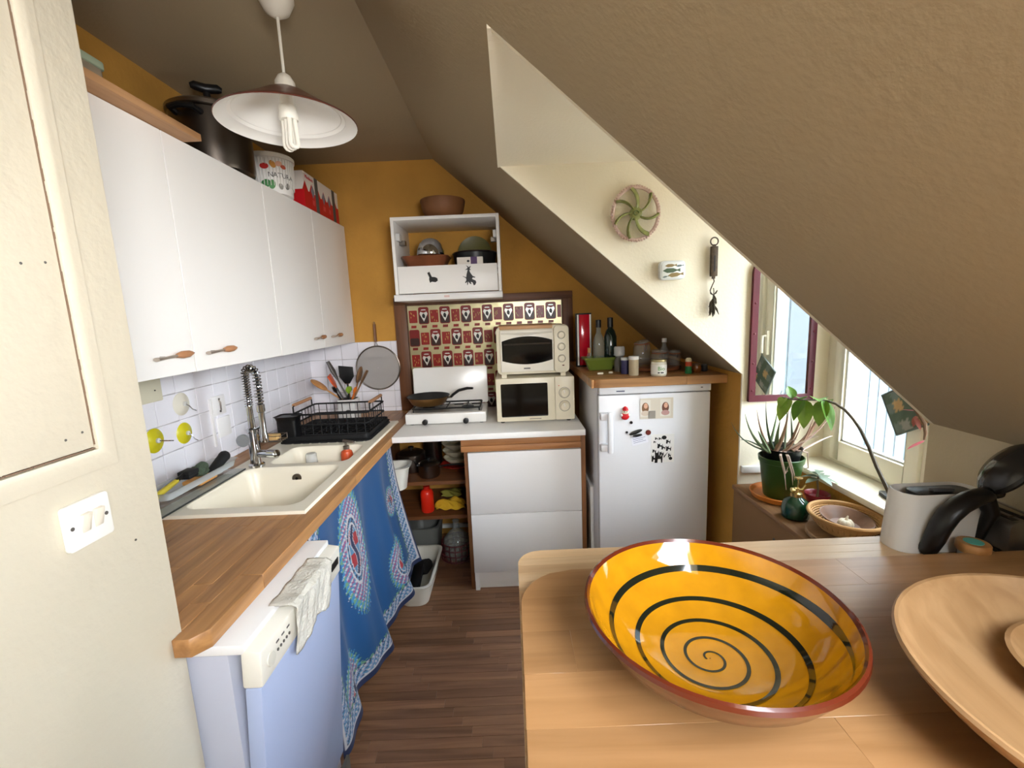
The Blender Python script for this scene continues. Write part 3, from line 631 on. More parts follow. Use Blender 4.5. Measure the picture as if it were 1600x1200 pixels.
# splatter screen
t = thing('splatter_screen', 'round steel mesh splatter screen hanging on the tiled corner wall', 'splatter screen', (-.872, YB - .042, 1.055))
ring = [(.142 * math.cos(a), 0, .145 + .142 * math.sin(a)) for a in [2 * PI * i / 56 for i in range(56)]]
B().tube(ring, .0045, 8, closed=True).part('rim', STEEL, t, local=True)
m, tt_, bs = _new('fine_mesh'); MATS['fine_mesh'] = m
bs.inputs['Base Color'].default_value = lin('#a8a299'); bs.inputs['Metallic'].default_value = .3; bs.inputs['Roughness'].default_value = .5; bs.inputs['Alpha'].default_value = .55
B().lathe([(.001, 0), (.07, .0), (.141, 0)], 56, trl(0, 0, .145) @ rot('X', PI / 2), cap0=False, cap1=False).part('mesh', MATS['fine_mesh'], t, local=True)
B().tube([(-.012, 0, .286), (-.006, -.002, .30), (0, -.002, .318), (.006, -.002, .30), (.012, 0, .286)], .002, 6).part('bracket', STEEL, t, local=True)
B().tube([(0, -.002, .315), (0, -.002, .43)], .0105, 10, flat=.6).part('handle', SIDEW, t, local=True)
B().tube([(0, -.002, .43), (.006, -.002, .437), (0, .0, .444), (-.006, -.002, .437)], .0018, 6, closed=True).part('loop', STEEL, t, local=True)

# dishwasher
t = thing('dishwasher', 'narrow white dishwasher with its door ajar under the oak worktop', 'dishwasher', (-.9, 1.06, 0))
LAV = mat('white_door_sky_tint', '#a9b6d6', .16)  # white door; the blue of reflected sky is put into its colour
B().box(-1.2, -.625, .845, 1.28, .04, .826).part('body', mat('dishwasher_side', '#b7bac8', .25), t, bevel=.003)  # bluish sky cast put into the side colour as well
B().box(-1.2, -.585, .84, 1.283, .828, .852).part('top_plate', APPL, t, bevel=.004)
def tiltx(z): return -.554 - (.85 - z) * .078
DZ = lambda z: tiltx(z)
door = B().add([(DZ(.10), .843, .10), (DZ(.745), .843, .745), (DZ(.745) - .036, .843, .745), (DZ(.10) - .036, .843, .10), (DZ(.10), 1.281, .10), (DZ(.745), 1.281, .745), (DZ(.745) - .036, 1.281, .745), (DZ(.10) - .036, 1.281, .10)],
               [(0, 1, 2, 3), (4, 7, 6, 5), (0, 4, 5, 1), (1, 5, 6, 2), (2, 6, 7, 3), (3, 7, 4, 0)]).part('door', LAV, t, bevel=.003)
cp = B().add([(DZ(.747) + .004, .84, .747), (DZ(.832) + .004, .84, .832), (DZ(.832) - .04, .84, .84), (DZ(.747) - .04, .84, .747), (DZ(.747) + .004, 1.283, .747), (DZ(.832) + .004, 1.283, .832), (DZ(.832) - .04, 1.283, .84), (DZ(.747) - .04, 1.283, .747)],
             [(0, 1, 2, 3), (4, 7, 6, 5), (0, 4, 5, 1), (1, 5, 6, 2), (2, 6, 7, 3), (3, 7, 4, 0)]).part('control_panel', mat('panel_ivory', '#e6e2d6', .35), t, bevel=.006)
def onpanel(y, z, o=.0045): return Vector((DZ(z) + o, y, z))
PM = lambda y, z, o=.0048: trl(*onpanel(y, z, o)) @ rot('Y', -.078) @ rot('Y', PI / 2)
B().lathe([(.016, 0), (.015, .003), (.001, .004)], 24, PM(.875, .79)).part('dial', mat('panel_button', '#d5d1c5', .4), cp)
for i in range(5): B().lathe([(.0035, 0), (.0035, .0015), (.001, .0015)], 10, PM(.905 + i * .013, .788)).part('button', DGREY, cp)
for i in range(3): B().box(-.0006, .0006, 0, .012, 0, .004, trl(*onpanel(.9 + i * .024, .806))).part('mark', DGREY, cp)
B().box(-.001, .001, -.024, .024, -.011, .011, trl(*onpanel(1.238, .795, .005)) @ rot('Y', .078)).part('display', BLACK, cp)
B().box(-.6, -.59, .86, 1.27, .0, .095).part('kick_plate', DGREY, t)
# cloth over the dishwasher panel
def clothf(u, v):
    yy = .968 + u * .205; w = .0025 * (1 + math.sin(u * 13 + v * 4)) + .0015 * math.sin(u * 37 + v * 11)
    if v < .3: s = v / .3; return (DZ(.832) - .045 + s * .061, yy, .850 + .002 * math.sin(u * 20))
    s = (v - .3) / .7; z = .845 - s * (.115 + .012 * math.sin(u * 7 + 1)); return (DZ(z) + .014 + w, yy + s * .01 * math.sin(u * 5), z)
b = B().grid(clothf, 30, 26)
o = b.top('dishcloth', 'crumpled pale grey dishcloth draped over the dishwasher panel', 'cloth', mat('grey_cloth', '#cfccc2', .95, bump=.6, bscale=120, vary=.15, vscale=18), fixn=False)
sd = o.modifiers.new('thick', 'SOLIDIFY'); sd.thickness = .004

# printed curtain under the sink
import colorsys
def cpat(u, v):
    # u along the cloth 0..1 (near..far), v 0 top..1 bottom -> printed colour
    X, Y = u * 1.05, v * .82
    def sp(k): return (math.sin(X * 310 + k) * math.sin(Y * 290 + k * 2) + math.sin((X + Y) * 170 + k))
    base = (.002, .06, .185)
    wh, lb, rd, gr, nv = (.45, .43, .45), (.06, .19, .32), (.28, .012, .02), (.12, .27, .15), (.006, .015, .06)
    # borders
    eb = .80 - Y if True else 0; er = 1.05 - X; el = X
    d = min(eb, er * 1.0, el * 1.0)
    if d < .075:
        if d < .008: return nv
        if d < .014: return wh
        if d < .055: return wh if sp(1) > .75 else (lb if sp(2) > -.1 else (nv if sp(3) > .3 else (.2, .25, .4)))
        if d < .063: return wh if math.sin((X + Y) * 260) > -.2 else nv
        return gr if sp(4) > .2 else base
    for (cx, cy, sx, sy) in ((.36, .26, .11, .30), (.80, .62, .13, .15), (.17, .74, .12, .15), (.93, .33, .07, .1)):
        q = math.hypot((X - cx) / sx, (Y - cy) / sy)
        if q < 1:
            fr = 1 - .12 * abs(math.sin(math.atan2((Y - cy) / sy, (X - cx) / sx) * 24))
            if q > fr: continue
            if q > .78: return gr if sp(5) > .1 else (wh if sp(6) > .9 else (.03, .2, .42))
            if q > .52: return wh if sp(7) > .7 else (lb if sp(8) > -.3 else (.25, .06, .16))
            if q > .47: return wh
            if q > .40: return nv if sp(9) > 0 else lb
            if q > .36: return wh
            wv = math.sin((Y - cy) * 34) * .35 * sx * .4
            if abs(X - cx - wv) < .1 * sx: return nv
            if abs(X - cx - wv) < .14 * sx: return wh
            return rd if math.sin(Y * 60 + (1 if X > cx else 2.5)) > -.1 else lb
    return base
CY0, CY1 = 1.318, 2.32
def curtf(u, v):
    yy = CY0 + u * (CY1 - CY0); top = .858
    bot = .05 + .10 * u + .012 * math.sin(u * 9)
    z = top + (bot - top) * v
    fold = (.006 + .022 * v) * math.sin(u * 19 + .6 * math.sin(v * 3)) + .010 * v * math.sin(u * 43 + 1)
    out = -.668 + fold + .11 * v * v * (.35 + .65 * u)
    return (out, yy + .05 * v * (u - .55), z)
NU, NV = 230, 230
b = B().grid(curtf, NU, NV)
o = b.top('printed_curtain', 'blue wax-print curtain hanging under the sink beside the dishwasher', 'curtain', vcol('wax_print', .85, .1), fixn=False, angle=80)
ca = o.data.color_attributes.new('print', 'FLOAT_COLOR', 'POINT')
cols = []
for j in range(NV + 1):
    for i in range(NU + 1): cols += [*cpat(i / NU, j / NV), 1.]
ca.data.foreach_set('color', cols)
B().cyl((-.675, 1.285, .852), (-.675, 2.34, .852), .004, 8).top('curtain_wire', 'thin metal curtain wire under the worktop edge', 'wire', STEEL)

# ------------------------------------------------------------------ back wall: hob area
ZCT = .905
B().box(-.637, .372, 2.245, 2.925, .874, ZCT).top('white_counter', 'white laminate counter board under the camping stove and microwave', 'counter', WHITE, bevel=.002)
bc = thing('base_cabinet', 'white two-drawer base cabinet below the microwave', 'cabinet', (.05, 2.55, 0))
B().box(-.25, .349, 2.283, 2.86, .05, .80).part('body', WHITE, bc)
for z0, z1 in ((.113, .4505), (.4535, .797)): B().box(-.2495, .3485, 2.263, 2.282, z0, z1).part('drawer_front', mat('drawer_white', '#e3e1df', .3), bc, bevel=.0015)
B().box(-.248, -.225, 2.275, 2.80, 0, .112).part('foot_panel', WHITE, bc)
B().box(-.225, .349, 2.30, 2.315, 0, .108).part('kick_plate', WHITE, bc)
B().box(-.272, -.2505, 2.29, 2.9, 0, .805).part('side_board', SIDEW, bc)
B().box(.3495, .372, 2.262, 2.9, 0, .872).part('side_board', SIDEW, bc)
b = B().box(-.284, .349, 2.262, 2.30, .803, .835).part('batten', BATTEN, bc, bevel=.002)
B().box(-.284, .349, 2.268, 2.30, .836, .8735).part('batten', BATTEN, bc, bevel=.002)
B().box(.395, .411, 2.26, 2.70, 0, .585).top('spare_board', 'thin white board standing in the gap left of the fridge', 'board', WHITE, bevel=.001)
# shelves in the corner under the counter
sv = thing('corner_shelves', 'open brown wooden shelves under the counter in the corner', 'shelf', (-.47, 2.7, .33))
for z in (.345, .56): B().box(-.78, -.273, 2.50, 2.93, z - .022, z).part('shelf_board', BROWNX, sv)
for x in (-.795,): B().box(x, x + .015, 2.52, 2.93, 0, .86).part('upright', BROWN, sv)
B().tube([(-.62, 2.9, .30), (-.5, 2.88, .255), (-.4, 2.86, .26), (-.3, 2.86, .30)], .009, 8).top('waste_pipe', 'pale grey waste pipe curving under the lower shelf', 'pipe', LGREY)
B().box(-.56, -.28, YB - .02, YB, .05, .075).struct('baseboard_back', WHITE, 'white skirting strip in the corner')
def plate(z, r, lab, m, x=-.36, y=2.70): return B().lathe([(r * .55, 0), (r * .6, .004), (r, .02), (r, .023), (r * .6, .008), (.001, .008)], 32).top('plate', lab, 'plate', m, loc=(x, y, z), group='plates stacked on the upper shelf')
plate(.561, .10, 'red plate at the bottom of the stack under the counter', mat('red_plate', '#a3261c', .3), -.375, 2.745)
for i, r in enumerate((.082, .085, .088, .092)):
    hb = .045 if i < 3 else .05
    B().lathe([(r * .45, 0), (r * .5, .004), (r * .9, hb * .7), (r, hb), (r * .97, hb), (r * .85, hb * .6), (.001, .008)], 32).top('cream_bowl', ('lowest', 'second', 'third', 'topmost')[i] + ' cream bowl in the stack under the counter', 'bowl', mat('cream_china', '#d8d0b4', .3), loc=(-.375, 2.745, .585 + i * .047), group='cream bowls stacked on the upper shelf')
def saucepan(lab, loc, r, h, ang, hl=.16, lid=True):
    t = thing('saucepan', lab, 'pan', loc, ang, group='pans on the upper shelf')
    B().lathe([(r * .9, 0), (r, .012), (r, h), (r * 1.03, h + .003), (r * .97, h), (r * .96, .012), (.001, .008)], 32).part('body', STEEL, t, local=True)
    B().tube([(r, 0, h * .75), (r + .04, 0, h * .85), (r + hl, 0, h * .95)], [.006, .009, .011], 8, flat=.6).part('handle', BLACK, t, local=True)
    if lid:
        l = B().lathe([(r * 1.02, h + .003), (r * .8, h + .014), (.001, h + .02)], 32).part('lid', STEEL, t, local=True)
        B().lathe([(.006, h + .018), (.006, h + .03), (.018, h + .034), (.018, h + .042), (.001, h + .044)], 16).part('knob', BLACK, l, local=True)
saucepan('steel saucepan with handle pointing right on the upper corner shelf', (-.525, 2.60, .561), .065, .075, -.05)
saucepan('steel saucepan behind on the upper corner shelf', (-.655, 2.72, .561), .085, .11, -1.2)
saucepan('small steel pan stacked high on the upper corner shelf', (-.54, 2.835, .561), .06, .17, .0, .05)
t = thing('red_bottle', 'bright red aluminium drinking bottle on the lower corner shelf', 'bottle', (-.545, 2.575, .3455))
B().lathe([(.036, 0), (.039, .006), (.039, .115), (.033, .132), (.018, .142)], 28).part('body', mat('bright_red', '#dd2a16', .3), t, local=True)
B().lathe([(.018, .142), (.02, .143), (.02, .158), (.001, .16)], 20).part('cap', mat('red_cap', '#b81f12', .4), t, local=True)
def crumple(u, v):
    a = (u - .5); w = math.sin(PI * min(max(u, .0), 1)) ** .5
    return (a * .17 + .012 * math.sin(v * 9), -.05 + v * .12 * (.6 + .4 * w) + .008 * math.sin(u * 8), .008 + .07 * math.sin(PI * v) ** .7 * w * (.75 + .25 * math.sin(u * 6 + v * 4)) + .006 * (1 + math.sin(u * 14 + v * 17)))
o = B().grid(crumple, 40, 26).top('yellow_cloth', 'crumpled yellow cloth on the lower corner shelf', 'cloth', mat('yellow_cotton', '#d0a321', .95, bump=.4, bscale=150), loc=(-.41, 2.60, .3455), fixn=False)
sd = o.modifiers.new('thick', 'SOLIDIFY'); sd.thickness = .004
def crumple2(u, v): p = crumple(u * .9 + .05, v); return (p[0] * .8, p[1] * .9, p[2] * .6 + .03)
o = B().grid(crumple2, 30, 20).top('olive_cloth', 'folded olive cloth behind the yellow cloth', 'cloth', mat('olive_cotton', '#8b8434', .95), loc=(-.42, 2.73, .3455), fixn=False)
sd = o.modifiers.new('thick', 'SOLIDIFY'); sd.thickness = .004
def tub(name, lab, x0, x1, y0, y1, z0, h, m, r=.03):
    b = B(); cx, cy = (x0 + x1) / 2, (y0 + y1) / 2
    lp = []
    for d, z in ((.03, 0), (.022, .004), (.004, h - .012), (-.008, h - .01), (-.01, h), (.004, h + .001), (.014, h - .012), (.034, .008)):
        lp.append([(x - cx, y - cy, z) for x, y in rrect(x0 + d, x1 - d, y0 + d, y1 - d, r, 5)])
    n = len(lp[0]); b.add([p for l in lp for p in l], [(k * n + i, k * n + (i + 1) % n, (k + 1) * n + (i + 1) % n, (k + 1) * n + i) for k in range(len(lp) - 1) for i in range(n)] + [tuple(range(n))[::-1], tuple((len(lp) - 1) * n + i for i in range(n))])
    return b.top(name, lab, 'tub', m, loc=(cx, cy, z0))
tub('white_tub', 'white plastic tub on the floor beside the blue curtain', -.66, -.475, 2.13, 2.56, 0, .125, mat('tub_offwhite', '#d9d6cb', .4), .05)
tub('grey_basin', 'dark grey plastic basin at the back under the shelf', -.72, -.50, 2.60, 2.90, 0, .215, mat('grey_tub', '#6f716c', .5), .05)
tub('white_bucket', 'white washing-up bowl behind the curtain edge under the counter', -.78, -.60, 2.34, 2.49, .56, .14, mat('tub_offwhite', '#d9d6cb', .4), .05)
t = thing('shoe_brush', 'black brush lying in the white floor tub', 'brush', (-.58, 2.32, .01))
B().cbox((0, 0, .055), (.05, .17, .03), rot('X', .25)).part('bristles', MBLACK, t, local=True, bevel=.006)
B().cbox((0, 0, .08), (.055, .18, .022), rot('X', .25)).part('back', BLACK, t, local=True, bevel=.006)
lump(.05, (1, 1.4, .7), 9).top('dark_rag', 'dark crumpled rag in the white floor tub', 'cloth', mat('dark_rag', '#1d1a19', .95), loc=(-.57, 2.45, .01))
lump(.03, (1.2, 1.0, .5), 12).top('paper_scrap', 'white crumpled paper at the front of the floor tub', 'paper', mat('white_paper', '#dcdbe0', .9), loc=(-.585, 2.205, .01))
t = thing('demijohn', 'glass demijohn in a maroon basket under the counter', 'bottle', (-.388, 2.62, 0))
B().lathe([(.06, .01), (.085, .03), (.09, .08), (.08, .14), (.045, .18), (.02, .2), (.018, .25), (.022, .255)], 30).part('bottle', glass('demi_glass', '#c9cfcb', .25), t, local=True)
bk = B()
for z in (.02, .055, .09, .125): bk.tube([(math.cos(a) * (.095 + .004 * math.sin(z * 40)), math.sin(a) * .095, z) for a in [2 * PI * i / 30 for i in range(30)]], .004, 6, closed=True)
for i in range(16): a = 2 * PI * i / 16; bk.tube([(math.cos(a) * .08, math.sin(a) * .08, .004), (math.cos(a) * .098, math.sin(a) * .098, .07), (math.cos(a) * .095, math.sin(a) * .095, .13)], .0035, 6)
bk.part('basket', mat('maroon_wicker', '#5a1b1e', .6), t, local=True)

# wooden panel and printed foil sheet
pn = thing('splash_panel', 'dark brown wooden panel frame behind the hob', 'panel', (-.165, YB - .012, ZW))
B().box(-.742, .413, YB - .008, YB - .001, ZW + .006, 1.645).part('backing', BROWN, pn)
B().box(-.742, -.665, YB - .03, YB - .0085, ZW + .006, 1.60).part('stile', BROWN, pn, bevel=.002)
B().box(.347, .413, YB - .03, YB - .0085, ZW + .006, 1.60).part('stile', BROWN, pn, bevel=.002)
B().box(-.742, .413, YB - .03, YB - .0085, 1.601, 1.645).part('rail', BROWNX, pn, bevel=.002)
fo = thing('foil_sheet', 'shiny foil sheet printed with rows of red can labels behind the hob', 'foil sheet', (-.16, YB - .012, .93))
B().box(-.66, .342, YB - .0125, YB - .0095, .93, 1.59).part('foil', mat('gold_foil', '#b5ac88', .33, .85, bump=.25, bscale=9), fo)
pb = B(); FYY = YB - .0131
def q(poly, k, mi):
    pb.m(mi); pb.add([(x, FYY - k * .0002, z) for x, z in poly], [tuple(range(len(poly)))])
for r in range(5):
    zc = 1.525 - r * .144; off = (r % 2) * .069
    for i in range(-1, 9):
        x = -.59 + i * .138 - off + .034
        def clipx(P): return [(min(max(a, -.658), .340), c) for a, c in P]
        if -.70 < x < .38:
            q(clipx(rrect(x - .034, x + .034, zc - .055, zc + .055, .012, 3)), 1, 0)
            q(clipx(rrect(x - .029, x + .029, zc - .05, zc + .0, .01, 3)), 2, 2)
            if -.62 < x < .31:
                q([(x - .026, zc + .012), (x, zc - .038), (x + .026, zc + .012), (x + .02, zc + .026), (x, zc + .018), (x - .02, zc + .026)], 3, 1)
                q([(x - .008, zc - .012), (x + .006, zc - .018), (x + .010, zc + .0), (x + .003, zc + .014), (x - .006, zc + .012), (x - .011, zc)], 4, 3)
                q([(x - .018, zc + .034), (x + .018, zc + .034), (x + .012, zc + .04), (x - .012, zc + .04)], 4, 1)
        xs = x + .069
        if -.69 < xs < .37:
            q(clipx(rrect(xs - .027, xs + .027, zc - .045, zc + .035, .004, 2)), 1, 4)
            for s in range(7):
                px, pz = xs + random.uniform(-.02, .02), zc + random.uniform(-.036, .026)
                if -.64 < px < .33: q([(px - .003, pz), (px, pz - .009), (px + .003, pz), (px, pz + .007)], 2, 5)
        for xx in (x, xs):
            if -.64 < xx < .325: q([(xx - .018, zc - .079), (xx + .016, zc - .079), (xx + .018, zc - .062), (xx - .016, zc - .062)], 1, 0 if xx == x else 4)
pb.part('label_print', [MAROON, mat('label_silver', '#d8d6cf', .3, .3), mat('label_brown', '#33140e', .35), BLACK, mat('label_red', '#8e1d16', .32), mat('label_gold', '#b98a4a', .35)], fo, fixn=False)

# camping stove
t = thing('camping_stove', 'white two-burner camping stove with raised lid on the counter', 'stove', (-.385, 2.61, ZCT))
WEN = mat('stove_enamel', '#e3e1dd', .22)
B().box(-.232, .23, -.13, .13, .006, .066).part('body', WEN, t, local=True, bevel=.006)
B().box(-.205, .205, -.105, .11, .066, .0675).part('hob_plate', mat('hob_steel', '#a9a7a2', .3, .5), t, local=True)
for x in (-.20, .2):
    for y in (-.1, .1): B().cyl((x, y, 0), (x, y, .008), .012, 10).part('foot', BLACK, t, local=True)
for x in (-.118, .115):
    k_ = B().cyl((x, -.129, .02), (x, -.15, .02), .0155, 20).part('knob', BLACK, t, local=True, bevel=.002)
    B().lathe([(.038, .066), (.036, .076), (.02, .08), (.001, .08)], 24, trl(x, .01, 0)).part('burner', mat('burner_black', '#1b1a1a', .5), t, local=True)
gr = B()
for z, rr in ((.088, .005),): gr.tube([(x, y, z) for x, y in rrect(-.195, .195, -.095, .105, .01, 3)], rr, 6, closed=True)
for x in (-.118, .115):
    for a in (0, PI / 2, PI, 1.5 * PI): gr.tube([(x + .025 * math.cos(a), .01 + .025 * math.sin(a), .088), (x + min(.08, .1) * math.cos(a), .01 + .1 * math.sin(a), .088)], .004, 6)
gr.tube([(0, -.095, .088), (0, .105, .088)], .004, 6)
for x, y in ((-.19, -.09), (.19, -.09), (-.19, .1), (.19, .1)): gr.tube([(x, y, .088), (x, y, .066)], .004, 6)
gr.part('grate', MBLACK, t, local=True)
B().prism(rrect(-.23, .232, .068, .30, .014), 0, .012, 'y', trl(0, .128, 0) @ rot('X', -.07)).part('lid', WEN, t, local=True, bevel=.003)
# frying pan
t = thing('frying_pan', 'bronze frying pan with black handle on the camping stove', 'pan', (-.502, 2.62, ZCT + .094))
B().lathe([(.085, 0), (.1, .008), (.123, .05), (.125, .052)], 44, cap1=False).part('outside', mat('bronze_pan', '#a37c4a', .3, .9), t, local=True)
B().lathe([(.126, .051), (.127, .054), (.122, .052), (.1, .011), (.085, .006), (.001, .006)], 44, cap0=False).part('inside', mat('nonstick', '#161514', .45), t, local=True)
B().tube([(.118, -.03, .044), (.135, -.036, .046), (.15, -.04, .058)], [.006, .007, .009], 8).part('bracket', STEEL, t, local=True)
B().tube([(.14, -.037, .046), (.155, -.041, .062), (.19, -.05, .086), (.24, -.062, .098), (.275, -.07, .098)], [.01, .012, .012, .012, .009], 10, flat=.7).part('handle', BLACK, t, local=True)
# microwave
t = thing('microwave', 'cream microwave oven standing on the white counter', 'microwave', (.127, 2.60, ZCT))
x0, x1, yf = -.217, .217, -.165
B().box(x0, x1, yf + .012, .17, .012, .255).part('case', BEIGE, t, local=True, bevel=.004)
d = B().prism(rrect(x0, x1 - .108, .012, .255, .006, 3), yf, yf + .012, 'y').part('door', BEIGE, t, local=True, bevel=.002)
B().prism(rrect(x0 + .026, x1 - .148, .038, .225, .006, 3), yf - .002, yf + .001, 'y').part('window', DGLASS, d, local=True)
p = B().prism(rrect(x1 - .106, x1, .012, .255, .006, 3), yf, yf + .012, 'y').part('control_panel', BEIGE, t, local=True, bevel=.002)
for z in (.165, .09):
    kb = B().lathe([(.027, 0), (.026, .004), (.022, .006), (.021, .018), (.001, .019)], 28, trl(x1 - .055, yf, z) @ rot('X', PI / 2)).part('knob', BEIGE, p, local=True)
    B().box(-.002, .002, 0, .019, .018, .021, trl(x1 - .055, yf, z) @ rot('X', PI / 2) @ rot('Z', .3)).part('pointer', WHITE, kb, local=True)
    B().lathe([(.031, 0), (.031, .0008), (.029, .0008), (.029, 0)], 28, trl(x1 - .055, yf, z) @ rot('X', PI / 2), False, False).part('dial_ring', DGREY, p, local=True)
B().cyl((x1 - .085, yf - .0005, .205), (x1 - .085, yf + .001, .205), .003, 8).part('light', RED, p, local=True)
B().box(-.035, .03, yf - .0006, yf, .021, .026).part('maker_print', mat('pale_print', '#8f887a', .5), d, local=True)
for x in (x0 + .03, x1 - .03):
    for y in (-.13, .14): B().cyl((x, y, 0), (x, y, .014), .012, 10).part('foot', BLACK, t, local=True)
# mini oven
t = thing('mini_oven', 'cream mini oven with three dials stacked on the microwave', 'oven', (.125, 2.60, ZCT + .2555))
x0, x1, yf, H = -.202, .198, -.165, .285
B().prism(rrect(x0, x1, .02, H, .028, 6), yf + .02, .15, 'y').part('case', BEIGE, t, local=True, bevel=.003)
B().box(x0 + .012, x1 - .07, yf + .03, .14, H - .003, H + .004).part('wooden_top', wood('oven_top', '#b28457', '#c99d70', 0, .5), t, local=True, bevel=.002)
B().box(x0 + .02, x1 - .09, yf + .008, yf + .03, H - .017, H + .0015).part('top_band', MATS['oven_top'], t, local=True, bevel=.004)
p = B().prism(rrect(x1 - .085, x1 - .002, .024, H - .004, .022, 5), yf + .004, yf + .021, 'y').part('control_panel', BEIGE, t, local=True, bevel=.004)
d = B().prism([(x0 + .022, .036), (x1 - .088, .036), (x1 - .088, H - .022), (x0 + .022, H - .022)], yf, yf + .021, 'y').part('door', mat('oven_door_white', '#e9e4d6', .3), t, local=True, bevel=.003)
gx0, gx1, gm = x0 + .03, x1 - .094, (x0 + .03 + x1 - .094) / 2
top_ = [(gx1 + (gx0 - gx1) * i / 14, .205 + .024 * (1 - ((i - 7) / 7) ** 2)) for i in range(15)]; bot_ = [(gx0 + (gx1 - gx0) * i / 14, .098 - .022 * (1 - ((i - 7) / 7) ** 2)) for i in range(15)]
w = B().prism(bot_ + top_, yf - .001, yf + .002, 'y').part('window', DGLASS, d, local=True)
rk = B()
for z in (.185, .19): rk.tube([(gx0 + .01, yf - .0015, z), (gx1 - .01, yf - .0015, z)], .0009, 5)
rk.part('rack_line', STEEL, w, local=True)
B().tube([(x0 + .03, yf - .004, H - .038), (gm, yf - .016, H - .042), (x1 - .096, yf - .004, H - .038)], [.005, .008, .005], 8, flat=.7).part('handle', MATS['oven_door_white'], d, local=True)
B().box(gm - .022, gm + .014, yf - .0008, yf, .05, .057).part('maker_print', DGREY, d, local=True)
for z, a in ((.228, 1.57), (.165, .8), (.1, .1)):
    kb = B().lathe([(.0185, 0), (.018, .006), (.015, .009), (.001, .01)], 24, trl(x1 - .044, yf + .004, z) @ rot('X', PI / 2)).part('dial', BEIGE, p, local=True)
    B().box(-.0025, .0025, -.014, .014, .009, .013, trl(x1 - .044, yf + .004, z) @ rot('X', PI / 2) @ rot('Z', a)).part('grip', BEIGE, kb, local=True)
    B().lathe([(.0215, 0), (.0215, .0008), (.0195, .0008), (.0195, 0)], 24, trl(x1 - .044, yf + .004, z) @ rot('X', PI / 2), False, False).part('dial_ring', DGREY, p, local=True)
B().ball((x1 - .036, yf + .003, .062), .006, 10, (1.1, .4, .5), None).part('indicator', mat('amber_dark', '#4a1c10', .2), p, local=True)
for x in (x0 + .035, x1 - .035):
    for y in (-.12, .12): B().box(x - .014, x + .014, y - .014, y + .014, 0, .022).part('foot', BEIGE, t, local=True)

# hanging cabinet above the hob
hx0, hx1, hy0, hz0, hz1 = -.634, -.035, 2.565, 1.608, 2.064
t = thing('hanging_cabinet', 'white open-fronted cabinet hanging above the hob with drawer', 'cabinet', ((hx0 + hx1) / 2, 2.75, hz0))
B().box(hx0, hx0 + .017, hy0, YB, hz0 + .0378, hz1).part('side', WHITE, t, bevel=.001)
B().box(hx1 - .017, hx1, hy0, YB, hz0 + .0378, hz1).part('side', WHITE, t, bevel=.001)
B().box(hx0 + .017, hx1 - .017, hy0, YB, hz1 - .018, hz1).part('top', WHITE, t, bevel=.001)
B().box(hx0 + .017, hx1 - .017, hy0 + .02, YB, 1.775, 1.79).part('shelf', WHITE, t)
B().box(hx0 - .008, hx1 + .004, hy0 - .012, YB - .031, hz0, hz0 + .036).part('hood', APPL, t, bevel=.003)
B().box(-.36, -.33, hy0 - .0126, hy0 - .012, hz0 + .013, hz0 + .024).part('maker_print', mat('pale_pink', '#d8b9b3', .5), t)
dr = B().box(hx0 + .021, hx1 - .02, hy0 - .004, hy0 + .014, hz0 + .041, 1.798).part('flap', WHITE, t, bevel=.0015)
for x, s in ((hx0 + .017, 1), (hx1 - .017, -1)):
    h = B().box(min(x, x + s * .02), max(x, x + s * .02), hy0 + .04, hy0 + .085, 1.945, 1.985).part('bracket', LGREY, t, bevel=.002)
    B().box(min(x, x + s * .035), max(x, x + s * .035), hy0 + .1, hy0 + .14, 1.93, 1.955).part('bracket_arm', STEEL, t)
FYW = hy0 - .0045
def magnet(name, lab, poly, x, z, s, y=FYW, m=BLACK, cat='magnet'):
    return B().prism([(a * s + x, b * s + z) for a, b in poly], y - .003, y, 'y').top(name, lab, cat, m)
magnet('witch_magnet', 'black witch on a broomstick magnet on the hanging cabinet flap', [(-.3, .05), (-.12, -.02), (-.1, .12), (-.05, .28), (-.02, .38), (-.16, .36), (-.02, .46), (-.1, .62), (.04, .5), (.1, .54), (.16, .56), (.1, .46), (.08, .40), (.16, .37), (.06, .34), (.1, .22), (.22, .04), (.36, -.02), (.34, -.06), (.22, -.04), (.18, -.12), (.36, -.2), (.4, -.3), (.34, -.42), (.26, -.46), (.2, -.3), (.1, -.26), (.14, -.4), (.06, -.36), (-.02, -.24), (-.06, -.4), (-.1, -.44), (-.08, -.24), (-.16, -.32), (-.2, -.3), (-.12, -.16), (-.14, -.06), (-.3, .03)], -.218, 1.728, .105)
magnet('boot_magnet', 'black boot-shaped magnet on the left of the hanging cabinet flap', [(-.22, .3), (-.1, .36), (.02, .08), (.2, .06), (.32, 0), (.34, -.14), (.2, -.22), (0, -.18), (-.1, -.24), (-.14, -.06), (-.12, .06)], -.425, 1.728, .1)
t = thing('baking_dish', 'terracotta baking dish on the shelf of the hanging cabinet', 'dish', (-.463, 2.70, 1.7905))
b = B(); lp = []
for d, z in ((.03, 0), (.0, .062), (-.006, .065), (-.004, .07), (.008, .068), (.034, .008)): lp.append([(x, y, z) for x, y in rrect(-.135 + d, .125 - d, -.1 + d, .1 - d, .04, 5)])
n = len(lp[0]); b.add([p for l in lp for p in l], [(k * n + i, k * n + (i + 1) % n, (k + 1) * n + (i + 1) % n, (k + 1) * n + i) for k in range(len(lp) - 1) for i in range(n)] + [tuple(range(n))[::-1], tuple((len(lp) - 1) * n + i for i in range(n))])
b.part('dish', mat('terracotta_glaze', '#7d4a30', .3, vary=.3, vscale=8), t, local=True)
t = thing('steel_bowl', 'upturned shiny steel bowl resting on the terracotta dish', 'bowl', (-.445, 2.70, 1.8625))
